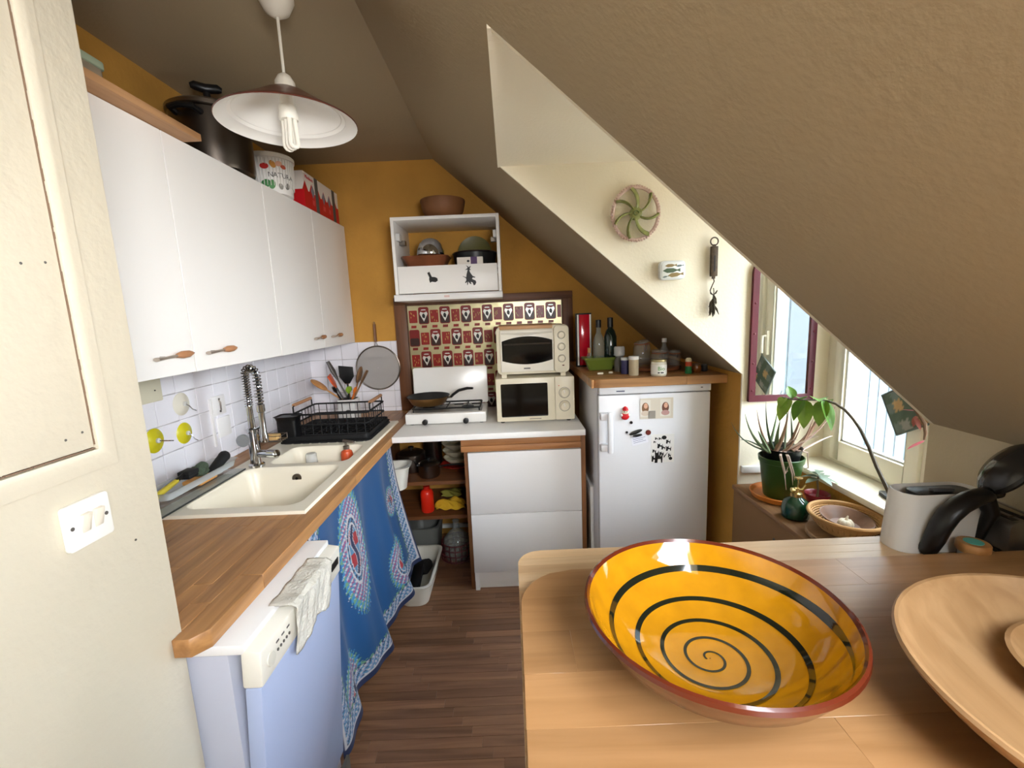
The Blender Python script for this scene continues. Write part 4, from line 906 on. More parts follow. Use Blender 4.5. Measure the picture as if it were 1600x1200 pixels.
B().lathe([(.078, 0), (.08, .004), (.078, .03), (.066, .065), (.045, .088), (.02, .098), (.001, .1)], 36, rot('Y', .06) @ trl(0, 0, .005)).part('body', CHROME, t, local=True)
t = thing('black_roasting_pan', 'round black roasting pan in the hanging cabinet', 'pan', (-.192, 2.77, 1.7905))
B().lathe([(.1, 0), (.118, .01), (.13, .085), (.135, .088), (.127, .086), (.112, .012), (.001, .01)], 40).part('body', BLACK, t, local=True)
B().lathe([(.134, .088), (.13, .094), (.06, .104), (.001, .106)], 40).part('lid', mat('aubergine_lid', '#2b1418', .25), t, local=True)
t = thing('small_carton', 'small white and purple carton in front of the black pan', 'box', (-.205, 2.60, 1.7905))
B().box(-.075, .07, -.018, .018, 0, .048).part('box', mat('carton_white', '#e3dcd2', .55), t, local=True, bevel=.001)
B().box(.002, .038, -.0185, .0185, -.0, .0485).part('purple_band', mat('purple_print', '#4a2a5c', .5), t, local=True)
B().ball((-.012, -.0184, .026), .008, 8, (1, .05, .8)).part('black_print', BLACK, t, local=True)
B().lathe([(.001, 0), (.085, .002), (.105, .012), (.107, .016), (.085, .008), (.001, .006)], 40, trl(0, 0, .107) @ rot('X', PI / 2 - .15)).top('green_plate', 'olive green plate standing at the back of the hanging cabinet', 'plate', mat('olive_plate', '#5f5a20', .4), loc=(-.2, 2.925, 1.792))
t = thing('wooden_bowl', 'round terracotta-brown bowl on top of the hanging cabinet', 'bowl', (-.358, 2.72, hz1 + .001))
B().lathe([(.075, 0), (.095, .01), (.118, .05), (.13, .105), (.128, .112), (.120, .108), (.106, .05), (.08, .018), (.001, .014)], 44).part('body', mat('brown_clay', '#7d5230', .6, vary=.25, vscale=6), t, local=True)

# ------------------------------------------------------------------ fridge and what stands on it
fx0, fx1, fyf, fzt = .412, .952, 2.10, 1.148
fr = thing('fridge', 'white under-counter fridge with magnets and photos on its door', 'fridge', ((fx0 + fx1) / 2, 2.4, 0))
FW = mat('fridge_white', '#dfdfe2', .25)
B().box(fx0, fx1, fyf + .048, 2.72, .03, fzt).part('body', FW, fr, bevel=.006)
B().box(fx0 + .004, fx1, fyf - .004, fyf + .05, 1.112, fzt).part('top_panel', FW, fr, bevel=.004)
dr = B().box(fx0, fx1, fyf, fyf + .044, .09, 1.107).part('door', FW, fr, bevel=.006)
hb = B().box(fx0 + .035, fx0 + .06, fyf - .05, fyf - .03, .83, 1.035).part('handle', FW, dr, bevel=.007)
for z in (1.01, .855): B().box(fx0 + .004, fx0 + .05, fyf - .036, fyf + .004, z - .016, z + .016).part('handle_mount', FW, dr, bevel=.004)
B().box(fx0 + .085, fx0 + .125, fyf - .0048, fyf - .004, 1.124, 1.129).part('badge_print', mat('badge_navy', '#39405e', .4), fr)
B().box(fx1 - .05, fx1 - .04, fyf - .0048, fyf - .004, 1.128, 1.132).part('badge_print', DGREY, fr)
for x in (fx0 + .04, fx1 - .04): B().cyl((x, fyf + .08, 0), (x, fyf + .08, .035), .016, 12).part('foot', BLACK, fr)
YD = fyf - .0003
t = thing('santa_magnet', 'little red and white Santa magnet on the fridge door', 'magnet', (.538, YD - .0025, .986))
B().ball((0, -.008, .02), .02, 14, (1, .5, 1)).part('body', RED, t, local=True)
B().ball((0, -.009, .04), .0155, 14, (1, .6, .9)).part('face', mat('santa_cream', '#e8d9c2', .5), t, local=True)
B().lathe([(.016, .048), (.012, .06), (.001, .068)], 16, trl(0, -.008, 0)).part('hat', RED, t, local=True)
for x in (-.006, .006): B().ball((x, -.0185, .043), .0026, 8).part('eye', BLACK, t, local=True)
B().tube([(-.016, -.009, .049), (0, -.019, .05), (.016, -.009, .049)], .003, 6).part('hat_trim', WHITE, t, local=True)
B().ball((-.017, -.009, .024), .007, 8).ball((.017, -.009, .024), .006, 8).part('mitten', WHITE, t, local=True)
def disc(lab, x, z, r=.0075, m=BLACK): B().lathe([(r, 0), (r, .004), (r * .8, .006), (.001, .006)], 16, rot('X', PI / 2)).top('disc_magnet', lab, 'magnet', m, loc=(x, YD, z), group='round magnets on the fridge')
disc('black round magnet under the Santa magnet', .569, .970); disc('small black round magnet at the far left of the fridge door', .548, .922, .006)
t = thing('photo_card', 'laminated card with two portrait photos on the fridge door', 'photograph', (.692, YD, .984))
B().box(-.08, .08, -.0012, 0, 0, .102).part('card', mat('photo_beige', '#cfc5b4', .4), t, local=True)
def portrait(cx, w, h, hair, skin, top):
    B().box(cx - w / 2, cx + w / 2, -.0018, -.0012, .012, .012 + h).part('photo', mat('photo_back', '#d8d2c6', .4), t, local=True)
    def e(x, z, a, b, k, m): B().prism([(x + a * math.cos(i * PI / 10), z + b * math.sin(i * PI / 10)) for i in range(20)], -.0018 - k * .0002, -.0018, 'y').part('photo_print', m, t, local=True)
    zc = .012 + h * .62
    e(cx, zc - .008, .017, .026, 1, mat('hair_' + hair[1:], hair, .5)); e(cx, zc - .034, .02, .013, 2, mat('top_' + top[1:], top, .6)); e(cx + .002, zc + .002, .009, .013, 3, mat('skin_' + skin[1:], skin, .5))
    for s in (-.0036, .0036): e(cx + .002 + s, zc + .004, .0014, .001, 4, DGREY)
    e(cx + .002, zc - .006, .0026, .0008, 4, mat('lip_print', '#9c4a44', .5))
portrait(-.055, .05, .082, '#7d5a3c', '#d9a88a', '#c9b8a4'); portrait(.042, .05, .082, '#6a4030', '#dba98d', '#b58c86')
B().box(-.04, -.006, -.0022, -.0012, .002, .04).part('photo', mat('grey_photo', '#8e887f', .5), t, local=True)
t = thing('paper_note', 'small white written note held by a dark magnet on the fridge', 'note', (.615, YD, .86))
NM = rot('Y', -.22)
B().box(-.04, .04, -.001, 0, 0, .052, NM).part('paper', mat('note_white', '#e2e2ea', .6), t, local=True)
for i in range(4): B().box(-.032, .03 - .012 * (i % 2), -.0014, -.001, .012 + i * .009, .0135 + i * .009, NM).part('handwriting', mat('blue_ink', '#39447e', .6), t, local=True)
t = thing('leaf_magnet', 'dark leaf-shaped magnet holding the note on the fridge', 'magnet', (.59, YD - .0015, .90))
for dx, dz, a, L in ((.0, .022, .35, .034), (.008, .006, .15, .024)): B().ball((0, 0, 0), L, 12, (1, .12, .28), trl(dx, -.005, dz) @ rot('Y', -a)).part('leaf', mat('leaf_black', '#1c1b19', .35), t, local=True)
disc('red and brown round magnet at the corner of the note', .652, .917, .013, mat('red_brown_magnet', '#6b2a24', .3))
t = thing('postcard', 'white postcard with black cat drawings on the fridge door', 'postcard', (.722, YD, .763))
B().box(-.056, .056, -.0012, 0, 0, .142, rot('Y', .01)).part('card', mat('card_white', '#e6e4e0', .5), t, local=True)
ct = [(-.5, -.5), (-.45, .1), (-.5, .5), (-.3, .3), (-.15, .3), (0, .5), (.02, .1), (.3, .0), (.5, .35), (.45, -.5), (.3, -.5), (.25, -.2), (-.1, -.2), (-.15, -.5)]
cats = B()
for cx, cz, s in ((-.03, .122, .014), (-.038, .105, .012), (.028, .105, .022), (-.012, .085, .026), (.03, .07, .026), (-.04, .06, .018), (.005, .075, .02), (-.042, .022, .022), (-.018, .03, .04), (-.004, .045, .022), (.035, .035, .014), (-.012, .121, .014)): cats.prism([(cx + a * s, cz + b * s * (1.6 if cz < .04 else 1)) for a, b in ct], -.0016, -.0011, 'y')
cats.prism([(.008 + .012 * math.cos(i * PI / 8), .125 + .010 * math.sin(i * PI / 8)) for i in range(16)], -.0016, -.0011, 'y').prism([(.04 + .009 * math.cos(i * PI / 8), .018 + .008 * math.sin(i * PI / 8)) for i in range(16)], -.0016, -.0011, 'y')
cats.prism([(.006, .03), (.028, .052), (.008, .022)], -.0016, -.0011, 'y').part('cat_drawing', BLACK, t, local=True)
# oak board on the fridge
ZF = 1.19
fb = thing('fridge_worktop', 'oak worktop board with rounded corner lying on the fridge', 'worktop', (.68, 2.45, fzt))
bx0, bx1, by0, by1 = .375, 1.018, 2.075, 2.90
def fcut(poly, lo, hi, s, e):
    if e <= bx0 + .05 or s > bx0 + .05 or lo > by0 + .05: return poly
    R_ = .05; P = []
    for k in range(6):
        yy = lo + (hi - lo) * k / 5; d = max(0, R_ - (yy - by0)); P.append((bx0 + R_ - math.sqrt(max(0, R_ * R_ - d * d)), yy))
    return [(e, lo), (e, hi)] + P[::-1]
staves(fb, bx0, bx1, by0, by1, .046, fzt + .001, ZF, OAKX, 'x', .5, fcut, bev=.0015)
def bottle(name, lab, loc, prof, m, cap=None, capm=BLACK, cat='bottle', group=None, n=28):
    t = thing(name, lab, cat, loc, group=group)
    B().lathe(prof, n).part('body', m, t, local=True)
    if cap: B().lathe(cap, n).part('cap', capm, t, local=True)
    return t
t = thing('red_case', 'tall red translucent panel in a black frame behind the bottles', 'panel', (.428, 2.60, ZF))
B().box(-.045, .045, -.012, .02, 0, .31).part('frame', BLACK, t, local=True, bevel=.002)
B().box(-.027, .032, -.016, -.011, .01, .302).part('red_glass', mat('red_glass', '#c8102a', .12, emit=0), t, local=True, bevel=.001)
for x in (-.034, .037): B().box(x - .005, x + .004, -.015, -.011, .01, .302).part('white_edge', WHITE, t, local=True)
GT = mat('green_tray', '#6f8030', .4)
tub('green_tray', 'olive green ceramic tray holding oil and vinegar bottles', .40, .572, 2.37, 2.47, ZF, .072, GT, .012)
ZI = ZF + .009
bottle('vinegar_bottle', 'clear glass bottle with black cap in the green tray', (.482, 2.435, ZI), [(.028, 0), (.031, .006), (.031, .14), (.026, .165), (.013, .195), (.0115, .225)], glass('bottle_clear', '#b9bdb0', .3), [(.0145, .222), (.0145, .262), (.001, .264)])
bottle('oil_bottle', 'dark green square oil bottle in the green tray', (.546, 2.435, ZI), [(.032, 0), (.034, .006), (.034, .17), (.024, .2), (.014, .215), (.0135, .225)], DKGREEN, [(.0155, .222), (.0155, .272), (.001, .274)])
bottle('cork_bottle', 'small slim bottle with cork at the left of the green tray', (.427, 2.42, ZI), [(.013, 0), (.014, .004), (.014, .07), (.008, .082), (.008, .095)], CLEAR, [(.0085, .088), (.0085, .115), (.001, .115)], SPOONW)
t = thing('pepper_mill', 'clear acrylic pepper mill beside the green tray', 'mill', (.572, 2.34, ZF))
B().lathe([(.028, 0), (.028, .055), (.02, .07), (.02, .08)], 24).part('body', mat('mill_dark', '#56524c', .2), t, local=True)
B().lathe([(.022, .08), (.028, .085), (.028, .125), (.024, .132), (.001, .133)], 24).part('top', CLEARP, t, local=True)
bottle('spice_jar', 'small spice jar with purple label in front of the pepper mill', (.578, 2.24, ZF), [(.022, 0), (.023, .003), (.023, .07)], mat('purple_label', '#3c3a63', .4), [(.0235, .07), (.0235, .082), (.001, .083)], LGREY, 'jar')
bottle('toothpick_jar', 'clear jar of toothpicks with white lid on the fridge board', (.602, 2.175, ZF), [(.0225, 0), (.0235, .003), (.0235, .078)], mat('toothpicks', '#b9a98c', .6, bump=.5, bscale=250), [(.0245, .078), (.0245, .094), (.001, .095)], mat('lid_white', '#e6e4e0', .4), 'jar')
t = thing('honey_jar', 'round glass jar with a green Bio label and gold lid', 'jar', (.712, 2.135, ZF))
B().lathe([(.034, 0), (.037, .004), (.037, .062), (.033, .07)], 32).part('glass', mat('jar_content', '#d8d3c2', .25), t, local=True)
B().lathe([(.0376, .01), (.0376, .054)], 32, cap0=False, cap1=False).part('label_band', mat('label_white', '#e9e8e0', .5), t, local=True)
B().lathe([(.035, .068), (.036, .07), (.036, .078), (.001, .079)], 32).part('lid', mat('gold_lid', '#d9cf9a', .3, .7), t, local=True)
text('lettering', 'Bio', .026, trl(0, -.0383, .036) @ FRONT, mat('bio_green', '#4d8a2e', .5), t)
for dx, w in ((-.012, .01), (.004, .014)): B().box(dx - w / 2, dx + w / 2, -.0386, -.0378, .014, .021).part('label_print', DGREY, t, local=True)
t = B().lathe([(.13, 0), (.14, .004), (.14, .014), (.135, .018), (.001, .018)], 48).top('round_board', 'round wooden board under the glass jars on the fridge', 'board', wood('red_brown_board', '#6b3f25', '#8a5634', 0, .5), loc=(.765, 2.38, ZF))
ZRb = ZF + .0185
def clip_jar(lab, loc, r, h, tilt):
    t = thing('preserving_jar', lab, 'jar', loc, group='preserving jars on the fridge')
    B().lathe([(r * .92, 0), (r, .006), (r, h * .82), (r * .85, h * .92), (r * .85, h)], 32, cap1=False).part('glass', CLEAR, t, local=True)
    B().lathe([(r * .9, 0), (r * .92, .004), (r * .9, .012), (.001, .018)], 32, trl(0, 0, h + .001) @ rot('Y', -tilt)).part('lid', CLEAR, t, local=True)
    B().tube([(math.cos(a) * r * .88, math.sin(a) * r * .88, h * .97) for a in [2 * PI * i / 28 for i in range(28)]], .003, 6, closed=True).part('seal', mat('seal_orange', '#9c5a33', .6), t, local=True)
    B().tube([(0, -r * .9, h * .95), (0, -r * 1.15, h * .85), (0, -r * 1.1, h * .65)], .0018, 5).tube([(r * .3, -r * .9, h * .93), (r * .2, -r * 1.15, h * .7)], .0016, 5).part('clip', STEEL, t, local=True)
clip_jar('tall clear preserving jar with its lid ajar', (.705, 2.39, ZRb), .045, .12, .25)
clip_jar('wide clear preserving jar with orange seal behind the Bio jar', (.772, 2.31, ZRb), .042, .075, 0)
bottle('glass_bottle', 'small clear glass bottle with white cap among the jars', (.825, 2.39, ZRb), [(.024, 0), (.026, .004), (.026, .07), (.011, .1), (.010, .125)], CLEAR, [(.0125, .122), (.0125, .142), (.001, .143)], MATS['lid_white'])
clip_jar('small clear preserving jar at the right edge of the round board', (.868, 2.35, ZRb), .03, .065, 0)
t = thing('salt_shaker', 'green white and red striped shaker near the right of the fridge board', 'shaker', (.866, 2.16, ZF))
B().lathe([(.015, 0), (.016, .002), (.015, .036)], 20).part('green_part', mat('shaker_green', '#2c7a47', .3), t, local=True)
B().lathe([(.015, .036), (.0155, .058)], 20).part('red_part', mat('shaker_red', '#c2492c', .3), t, local=True)
B().lathe([(.0155, .058), (.014, .07), (.009, .076), (.001, .077)], 20).part('cream_part', mat('shaker_cream', '#d9cfae', .3), t, local=True)
bottle('amber_pot', 'small amber glass pot beside the striped shaker', (.915, 2.18, ZF), [(.016, 0), (.022, .012), (.022, .026), (.019, .034), (.02, .038)], mat('amber_glass', '#7a4318', .15), [(.021, .036), (.021, .044), (.001, .045)], mat('amber_cap', '#5a3516', .4), 'pot')
bottle('dark_pot', 'tiny dark pot at the far right end of the fridge board', (.965, 2.21, ZF), [(.014, 0), (.017, .008), (.016, .026), (.014, .03)], mat('dark_pot', '#2d2a2a', .4), [(.015, .03), (.013, .036), (.001, .037)], DGREY, 'pot')
for x, y, w in ((.452, 2.25, .022), (.51, 2.27, .016)): B().cbox((0, 0, .005), (w * 1.4, w * .6, .01)).top('tablet', 'flat white tablet on the fridge board ' + ('nearer the board edge' if w > .02 else 'beside the pepper mill'), 'tablet', mat('tablet_white', '#e5e0cc', .6), loc=(x, y, ZF), bevel=.004)

# ------------------------------------------------------------------ things on the cream dormer wall
YC = YF - .001
t = thing('wall_ornament', 'ceramic wheel ornament with green spokes hung on the cream wall', 'ornament', (.541, YC, 1.794))
rim_ = B(); random.seed(11)
rim_.tube([(.094 * math.cos(a), -.014, .108 + .104 * math.sin(a)) for a in [2 * PI * i / 60 for i in range(60)]], .0065, 8, closed=True)
for i in range(58):
    a = 2 * PI * i / 58; rim_.ball((.098 * math.cos(a), -.016, .108 + .108 * math.sin(a)), .0055 + .002 * random.random(), 6)
rim_.part('rim', mat('pink_clay', '#c9ab9d', .6), t, local=True)
SPG = mat('green_glaze', '#84874f', .25, vary=.25, vscale=40)
for i in range(7):
    a = .35 + 2 * PI * i / 7; P = []
    for k in range(7): rr = .018 + .076 * k / 6; aa = a + .5 * (k / 6) ** 1.4; P.append((rr * math.cos(aa), -.016, .108 + rr * 1.1 * math.sin(aa)))
    B().tube(P, [.010, .0105, .012, .013, .014, .015, .0155], 8, flat=.4).part('spoke', SPG, t, local=True)
B().lathe([(.026, 0), (.026, .01), (.018, .014), (.001, .014)], 24, trl(0, -.010, .108) @ rot('X', PI / 2)).part('hub', SPG, t, local=True)
B().tube([(.012 * math.cos(a) * (1 - i * .05), -.026, .108 + .012 * math.sin(a) * (1 - i * .05)) for i, a in enumerate([k * .6 for k in range(10)])], .0028, 6).part('hub_curl', mat('dark_green_glaze', '#5c6a34', .3), t, local=True)
t = thing('sardine_tin', 'white tin with painted fish hung on the cream wall', 'tin', (.694, YC, 1.628))
B().prism(rrect(-.054, .054, 0, .078, .016, 5), -.026, 0, 'y').part('tin', mat('tin_white', '#dfe2e0', .3), t, local=True, bevel=.005)
B().prism(rrect(-.045, .045, .008, .07, .012, 5), -.0275, -.0255, 'y').part('lid', mat('tin_lid', '#eceeea', .3), t, local=True, bevel=.0015)
def fish(x, z, L, m, a=0):
    P = [(-.5, 0), (-.25, .13), (.1, .12), (.32, .03), (.5, .1), (.5, -.1), (.32, -.03), (.1, -.12), (-.25, -.13)]
    c, s = math.cos(a), math.sin(a)
    B().prism([(x + L * (p * c - q_ * s), z + L * (p * s + q_ * c)) for p, q_ in P], -.0285, -.0274, 'y').part('fish', m, t, local=True)
FG, FB_, FO = mat('fish_green', '#4d5f47', .4), mat('fish_brown', '#8f7a4e', .4), mat('fish_grey', '#6b7a78', .4)
fish(-.005, .038, .074, FG, .02); fish(-.008, .058, .05, FB_, .05); fish(.03, .056, .032, FO, .1); fish(.012, .02, .066, FB_, .1); fish(-.03, .013, .026, FO, .2)
t = thing('spring_scale', 'rusty iron spring balance hanging on the cream wall', 'scale', (.872, YC - .004, 1.57))
IRON = mat('rusty_iron', '#4f4234', .55, .6, vary=.3, vscale=60)
B().tube([(.016 * math.cos(a), -.01, .208 + .016 * math.sin(a)) for a in [2 * PI * i / 24 for i in range(24)]], .0028, 6, closed=True).part('ring', IRON, t, local=True)
bd = B().box(-.0145, .0145, -.018, -.003, .065, .188).part('body', IRON, t, local=True, bevel=.002)
B().box(-.003, .003, -.0185, -.0175, .085, .15).part('slot', BLACK, bd, local=True)
B().box(-.006, .006, -.014, -.006, .187, .196).box(-.006, .006, -.014, -.006, .055, .066).part('collar', IRON, t, local=True)
B().tube([(0, -.01, .058), (.004, -.01, .045), (-.004, -.01, .028), (-.012, -.01, .008), (-.010, -.01, -.006), (0, -.01, -.012), (.012, -.01, -.006), (.018, -.01, .006)], .0024, 6).part('hook', IRON, t, local=True)
t = thing('dried_chillies', 'bunch of dried dark chillies hanging from the spring balance hook', 'dried herbs', (.872, YC - .012, 1.482))
random.seed(21); DRY = mat('dried_dark', '#3d3526', .8)
for i in range(16):
    a = random.uniform(0, 2 * PI); z0 = random.uniform(.035, .085); L = random.uniform(.03, .055); s = random.uniform(.006, .016)
    p0 = Vector((0, -.006, z0)); p1 = p0 + Vector((math.cos(a) * s, math.sin(a) * s * .4, -L * .5)); p2 = p0 + Vector((math.cos(a) * s * 1.7, math.sin(a) * s * .5, -L))
    B().tube([p0, p1, p2], [.002, .0045, .001], 6).part('chilli', DRY, t, local=True)
B().tube([(0, -.006, .105), (.002, -.006, .09), (0, -.006, .05)], .002, 5).tube([(0, -.006, .075), (.016, -.006, .095)], .0014, 5).tube([(0, -.006, .075), (-.014, -.006, .09)], .0014, 5).part('stalk', DRY, t, local=True)
# red mirror
t = thing('mirror', 'tall red-framed mirror with rounded top beside the window', 'mirror', (1.185, YC - .001, 1.085))
def mout(d, n=8):
    x0, x1, z0, z1, r = -.142 + d, .142 - d, d, .63 - d, .075 - d * .6
    P = [(x0, z0), (x1, z0)]
    for i in range(n + 1): a = PI / 2 * i / n; P.append((x1 - r + r * math.cos(a), z1 - r + r * math.sin(a)))
    for i in range(n + 1): a = PI / 2 + PI / 2 * i / n; P.append((x0 + r + r * math.cos(a), z1 - r + r * math.sin(a)))
    return P
o_, i_ = mout(0), mout(.027); n = len(o_)
b = B(); b.add([(x, y, z) for y, L in ((-.016, o_), (-.016, i_), (0, o_), (0, i_)) for x, z in L],
    [(i, (i + 1) % n, n + (i + 1) % n, n + i) for i in range(n)] + [(2 * n + i, 2 * n + (i + 1) % n, (i + 1) % n, i) for i in range(n)] + [(n + i, n + (i + 1) % n, 3 * n + (i + 1) % n, 3 * n + i) for i in range(n)])
b.part('frame', mat('red_frame', '#561020', .35, vary=.12, vscale=10), t, local=True)
B().prism(mout(.024), -.008, -.003, 'y').part('mirror_glass', mat('silver_mirror', '#f2f4f4', .01, 1.), t, local=True)
for x in (-.129, .129):
    for z in (.05, .17, .30, .43): B().ball((x, -.016, z), .005, 10, (1, .6, 1)).part('rivet', mat('rivet_red', '#5f1422', .35), t, local=True)
B().box(1.028, 1.15, YF - .022, YF, .757, .787).top('cable_duct', 'short white cable duct on the wall behind the aloe pot', 'duct', WHITE, bevel=.002)

# ------------------------------------------------------------------ ledge with plants
ZL = .70
lg = thing('ledge', 'brown boxed-in wooden ledge under the dormer window', 'ledge', (1.12, 1.5, 0))
B().box(1.0, 1.244, YN + .002, YF - .002, 0, ZL - .022).part('front_board', mat('brown_fibreboard', '#8a6742', .7, vary=.08, vscale=3), lg)
B().box(.99, 1.244, YN + .002, YF - .002, ZL - .021, ZL).part('top_board', wood('ledge_top', '#7a5634', '#9a7248', 1, .6), lg, bevel=.004)
B().ball((.9995, 1.62, .60), .006, 10).part('knot', DGREY, lg)
TC = mat('terracotta_orange', '#c9762c', .5)
B().lathe([(.095, 0), (.105, .004), (.113, .024), (.109, .026), (.1, .009), (.001, .007)], 40).top('plant_saucer', 'orange terracotta saucer under the green aloe pot', 'saucer', TC, loc=(1.112, 1.785, ZL + .0005))
t = thing('potted_aloe', 'spiky aloe in a green pot with black inner pot on the ledge', 'plant', (1.112, 1.785, ZL + .0085))
GP = mat('green_pot', '#2c4a1a', .35)
B().lathe([(.058, 0), (.061, .004), (.08, .15), (.084, .152), (.086, .172), (.082, .174), (.078, .15), (.06, .1), (.001, .1)], 40).part('pot', GP, t, local=True)
B().lathe([(.064, .155), (.075, .21), (.077, .212), (.072, .21), (.062, .19), (.001, .19)], 36).part('inner_pot', BLACK, t, local=True)
B().lathe([(.068, .19), (.05, .197), (.001, .2)], 24).part('soil', mat('soil', '#241a14', .95, bump=.8, bscale=120), t, local=True)
random.seed(31)
AL = [mat('aloe_green', '#6f8460', .45), mat('aloe_brown', '#8c6a55', .5), mat('aloe_dry', '#b9a193', .6), mat('aloe_dark', '#4a5a40', .45)]
specs = [((-.075, .215), (-.17, -.02, .365), 0), ((-.06, .21), (-.24, -.05, .34), 3), ((-.05, .21), (-.10, .02, .37), 1), ((-.05, .21), (-.04, -.03, .40), 0), ((-.04, .21), (.02, .0, .37), 1), ((-.02, .2), (.04, -.05, .31), 1), ((.0, .21), (.03, .03, .42), 3), ((.02, .2), (.08, .0, .38), 1), ((.03, .21), (.17, .01, .40), 1), ((.04, .2), (.20, -.02, .385), 2), ((.04, .2), (.15, .03, .31), 2), ((.05, .2), (.21, .0, .25), 2), ((-.06, .21), (-.16, .03, .24), 3), ((.01, .2), (.11, -.06, .27), 2), ((-.03, .2), (-.11, -.06, .42), 3), ((.0, .2), (-.05, -.06, .34), 0), ((.03, .2), (.06, .05, .35), 3), ((-.07, .21), (-.13, -.05, .30), 0), ((.02, .2), (.02, -.07, .26), 2), ((.045, .2), (.10, -.04, .35), 1)]
for (bx, bz), (tx, ty_, tz), c in specs:
    p0 = Vector((bx, random.uniform(-.03, .03), bz - .01)); p3 = Vector((tx, ty_, tz)); mid = (p0 + p3) / 2 + Vector(((p0.x - p3.x) * -.25, 0, -.03 if tz > .3 else .03))
    P = [p0 * (1 - s) ** 2 + mid * 2 * s * (1 - s) + p3 * s * s for s in [k / 7 for k in range(8)]]
    w = .0125 if c in (0, 1) else .008
    B().tube(P, [w * (1 - .93 * (k / 7) ** 1.3) for k in range(8)], 7, flat=.55).part('leaf', AL[c], t, local=True)
for k in range(6):
    a = random.uniform(-2.6, -.5); r = .09; P = [(.05 * math.cos(a), .05 * math.sin(a), .205), (r * math.cos(a), r * math.sin(a), .20), (.098 * math.cos(a + .2), .098 * math.sin(a + .2), .13), (.085 * math.cos(a + .3), .09 * math.sin(a + .3), .06 + .02 * k)]
    B().tube(P, [.003, .003, .0025, .001], 6).part('dry_leaf', AL[2], t, local=True)
# green glass mister
t = thing('plant_mister', 'dark green glass plant mister with brass pump on the ledge', 'plant mister', (1.062, 1.60, ZL + .0005))
B().lathe([(.042, 0), (.047, .006), (.048, .045), (.04, .068), (.022, .08), (.018, .086)], 32).part('bottle', mat('green_bottle', '#0f3a26', .08, coat=.5), t, local=True)
BR = mat('brass', '#b9a26a', .25, .9)
B().lathe([(.02, .085), (.02, .098), (.009, .102), (.009, .118), (.001, .12)], 20).tube([(0, 0, .11), (.018, -.005, .112), (.03, -.006, .13)], [.005, .004, .003], 8).tube([(0, 0, .108), (-.02, 0, .112)], [.006, .008], 8).part('pump', BR, t, local=True)
B().cyl((.004, 0, .118), (.004, 0, .155), .003, 8).lathe([(.015, .155), (.015, .159), (.001, .16)], 18, trl(.004, 0, 0)).part('plunger', BR, t, local=True)
# red pot with succulent
t = thing('potted_succulent', 'small grey-leaved succulent in a dark red pot by the sill', 'plant', (1.185, 1.66, ZL + .0005))
B().lathe([(.03, 0), (.032, .003), (.04, .055), (.044, .057), (.044, .066), (.038, .062), (.03, .05), (.001, .05)], 28).part('pot', mat('dark_red_pot', '#8c1f2a', .35), t, local=True)
B().tube([(0, 0, .05), (.002, 0, .08), (-.003, 0, .115), (0, 0, .14)], [.005, .004, .004, .003], 8).part('stem', mat('succulent_stem', '#7a6a55', .7), t, local=True)
GL = mat('grey_leaf', '#71806f', .4)
def leaf(b, base, tip, w, sag=0., fold=.15, n=8):
    base, tip = Vector(base), Vector(tip); d = tip - base; side = d.cross(Vector((0, 0, 1)))
    side = side.normalized() if side.length > 1e-5 else Vector((1, 0, 0)); up = side.cross(d).normalized()
    def fn(u, v):
        ww = w * math.sin(PI * (v ** .75)) ** .8 if 0 < v < 1 else 0; s = (u - .5) * 2
        return tuple(base + d * v + side * ww * s + up * (abs(s) * ww * fold - sag * v * v) - Vector((0, 0, 1)) * sag * v * v * .6)
    return b.grid(fn, 4, n)
for i in range(9):
    a = i * 2.4; L = .045 + .012 * (i % 3); zz = .125 + .008 * (i % 4)
    leaf(B(), (0, 0, zz), (math.cos(a) * L, math.sin(a) * L, zz + .012 - .008 * (i % 3) + .02 * (i > 6)), .016, .01).part('leaf', GL, t, local=True, fixn=False)
# round board, basket, wooden bowl, garlic
B().lathe([(.105, 0), (.112, .004), (.112, .014), (.108, .018), (.001, .018)], 44).top('round_wooden_board', 'round wooden board under the wicker basket on the ledge', 'board', wood('ledge_round', '#8a6a48', '#a78560', 0, .55), loc=(1.125, 1.435, ZL + .0005))
t = thing('wicker_basket', 'oval wicker basket on the round board on the ledge', 'basket', (1.135, 1.445, ZL + .019))
WK = mat('wicker', '#b58a55', .7)
for k in range(9):
    s = k / 8; r = .062 + .04 * s ** .7
    B().tube([((r + .0015 * math.sin(40 * a + k * PI)) * math.cos(a), (r + .0015 * math.sin(40 * a + k * PI)) * 1.08 * math.sin(a), .004 + s * .05) for a in [2 * PI * i / 80 for i in range(80)]], .0036, 5, closed=True).part('weave', WK, t, local=True)
B().tube([(.106 * math.cos(a), .114 * math.sin(a), .06) for a in [2 * PI * i / 48 for i in range(48)]], .0065, 8, closed=True).part('rim', WK, t, local=True)
B().lathe([(.001, .002), (.062, .003)], 36, sy=1.08).part('base', WK, t, local=True)
for i in range(36): a = 2 * PI * i / 36; B().tube([(.062 * math.cos(a), .067 * math.sin(a), .003), (.09 * math.cos(a), .097 * math.sin(a), .03), (.103 * math.cos(a), .111 * math.sin(a), .058)], .0022, 4).part('stake', mat('wicker_dark', '#93693c', .7), t, local=True)
t = thing('nut_bowl', 'small dark wooden bowl nested in the wicker basket', 'bowl', (1.138, 1.45, ZL + .026))
B().lathe([(.03, 0), (.045, .006), (.078, .042), (.08, .046), (.076, .046), (.045, .014), (.001, .01)], 40, rot('X', .1) @ rot('Y', .05)).part('bowl', wood('dark_turned', '#6b4a34', '#94705a', 0, .5, scale=.6), t, local=True)
t = thing('garlic_bulb', 'white garlic bulb lying in the nested wooden bowl', 'garlic', (1.122, 1.425, ZL + .044))
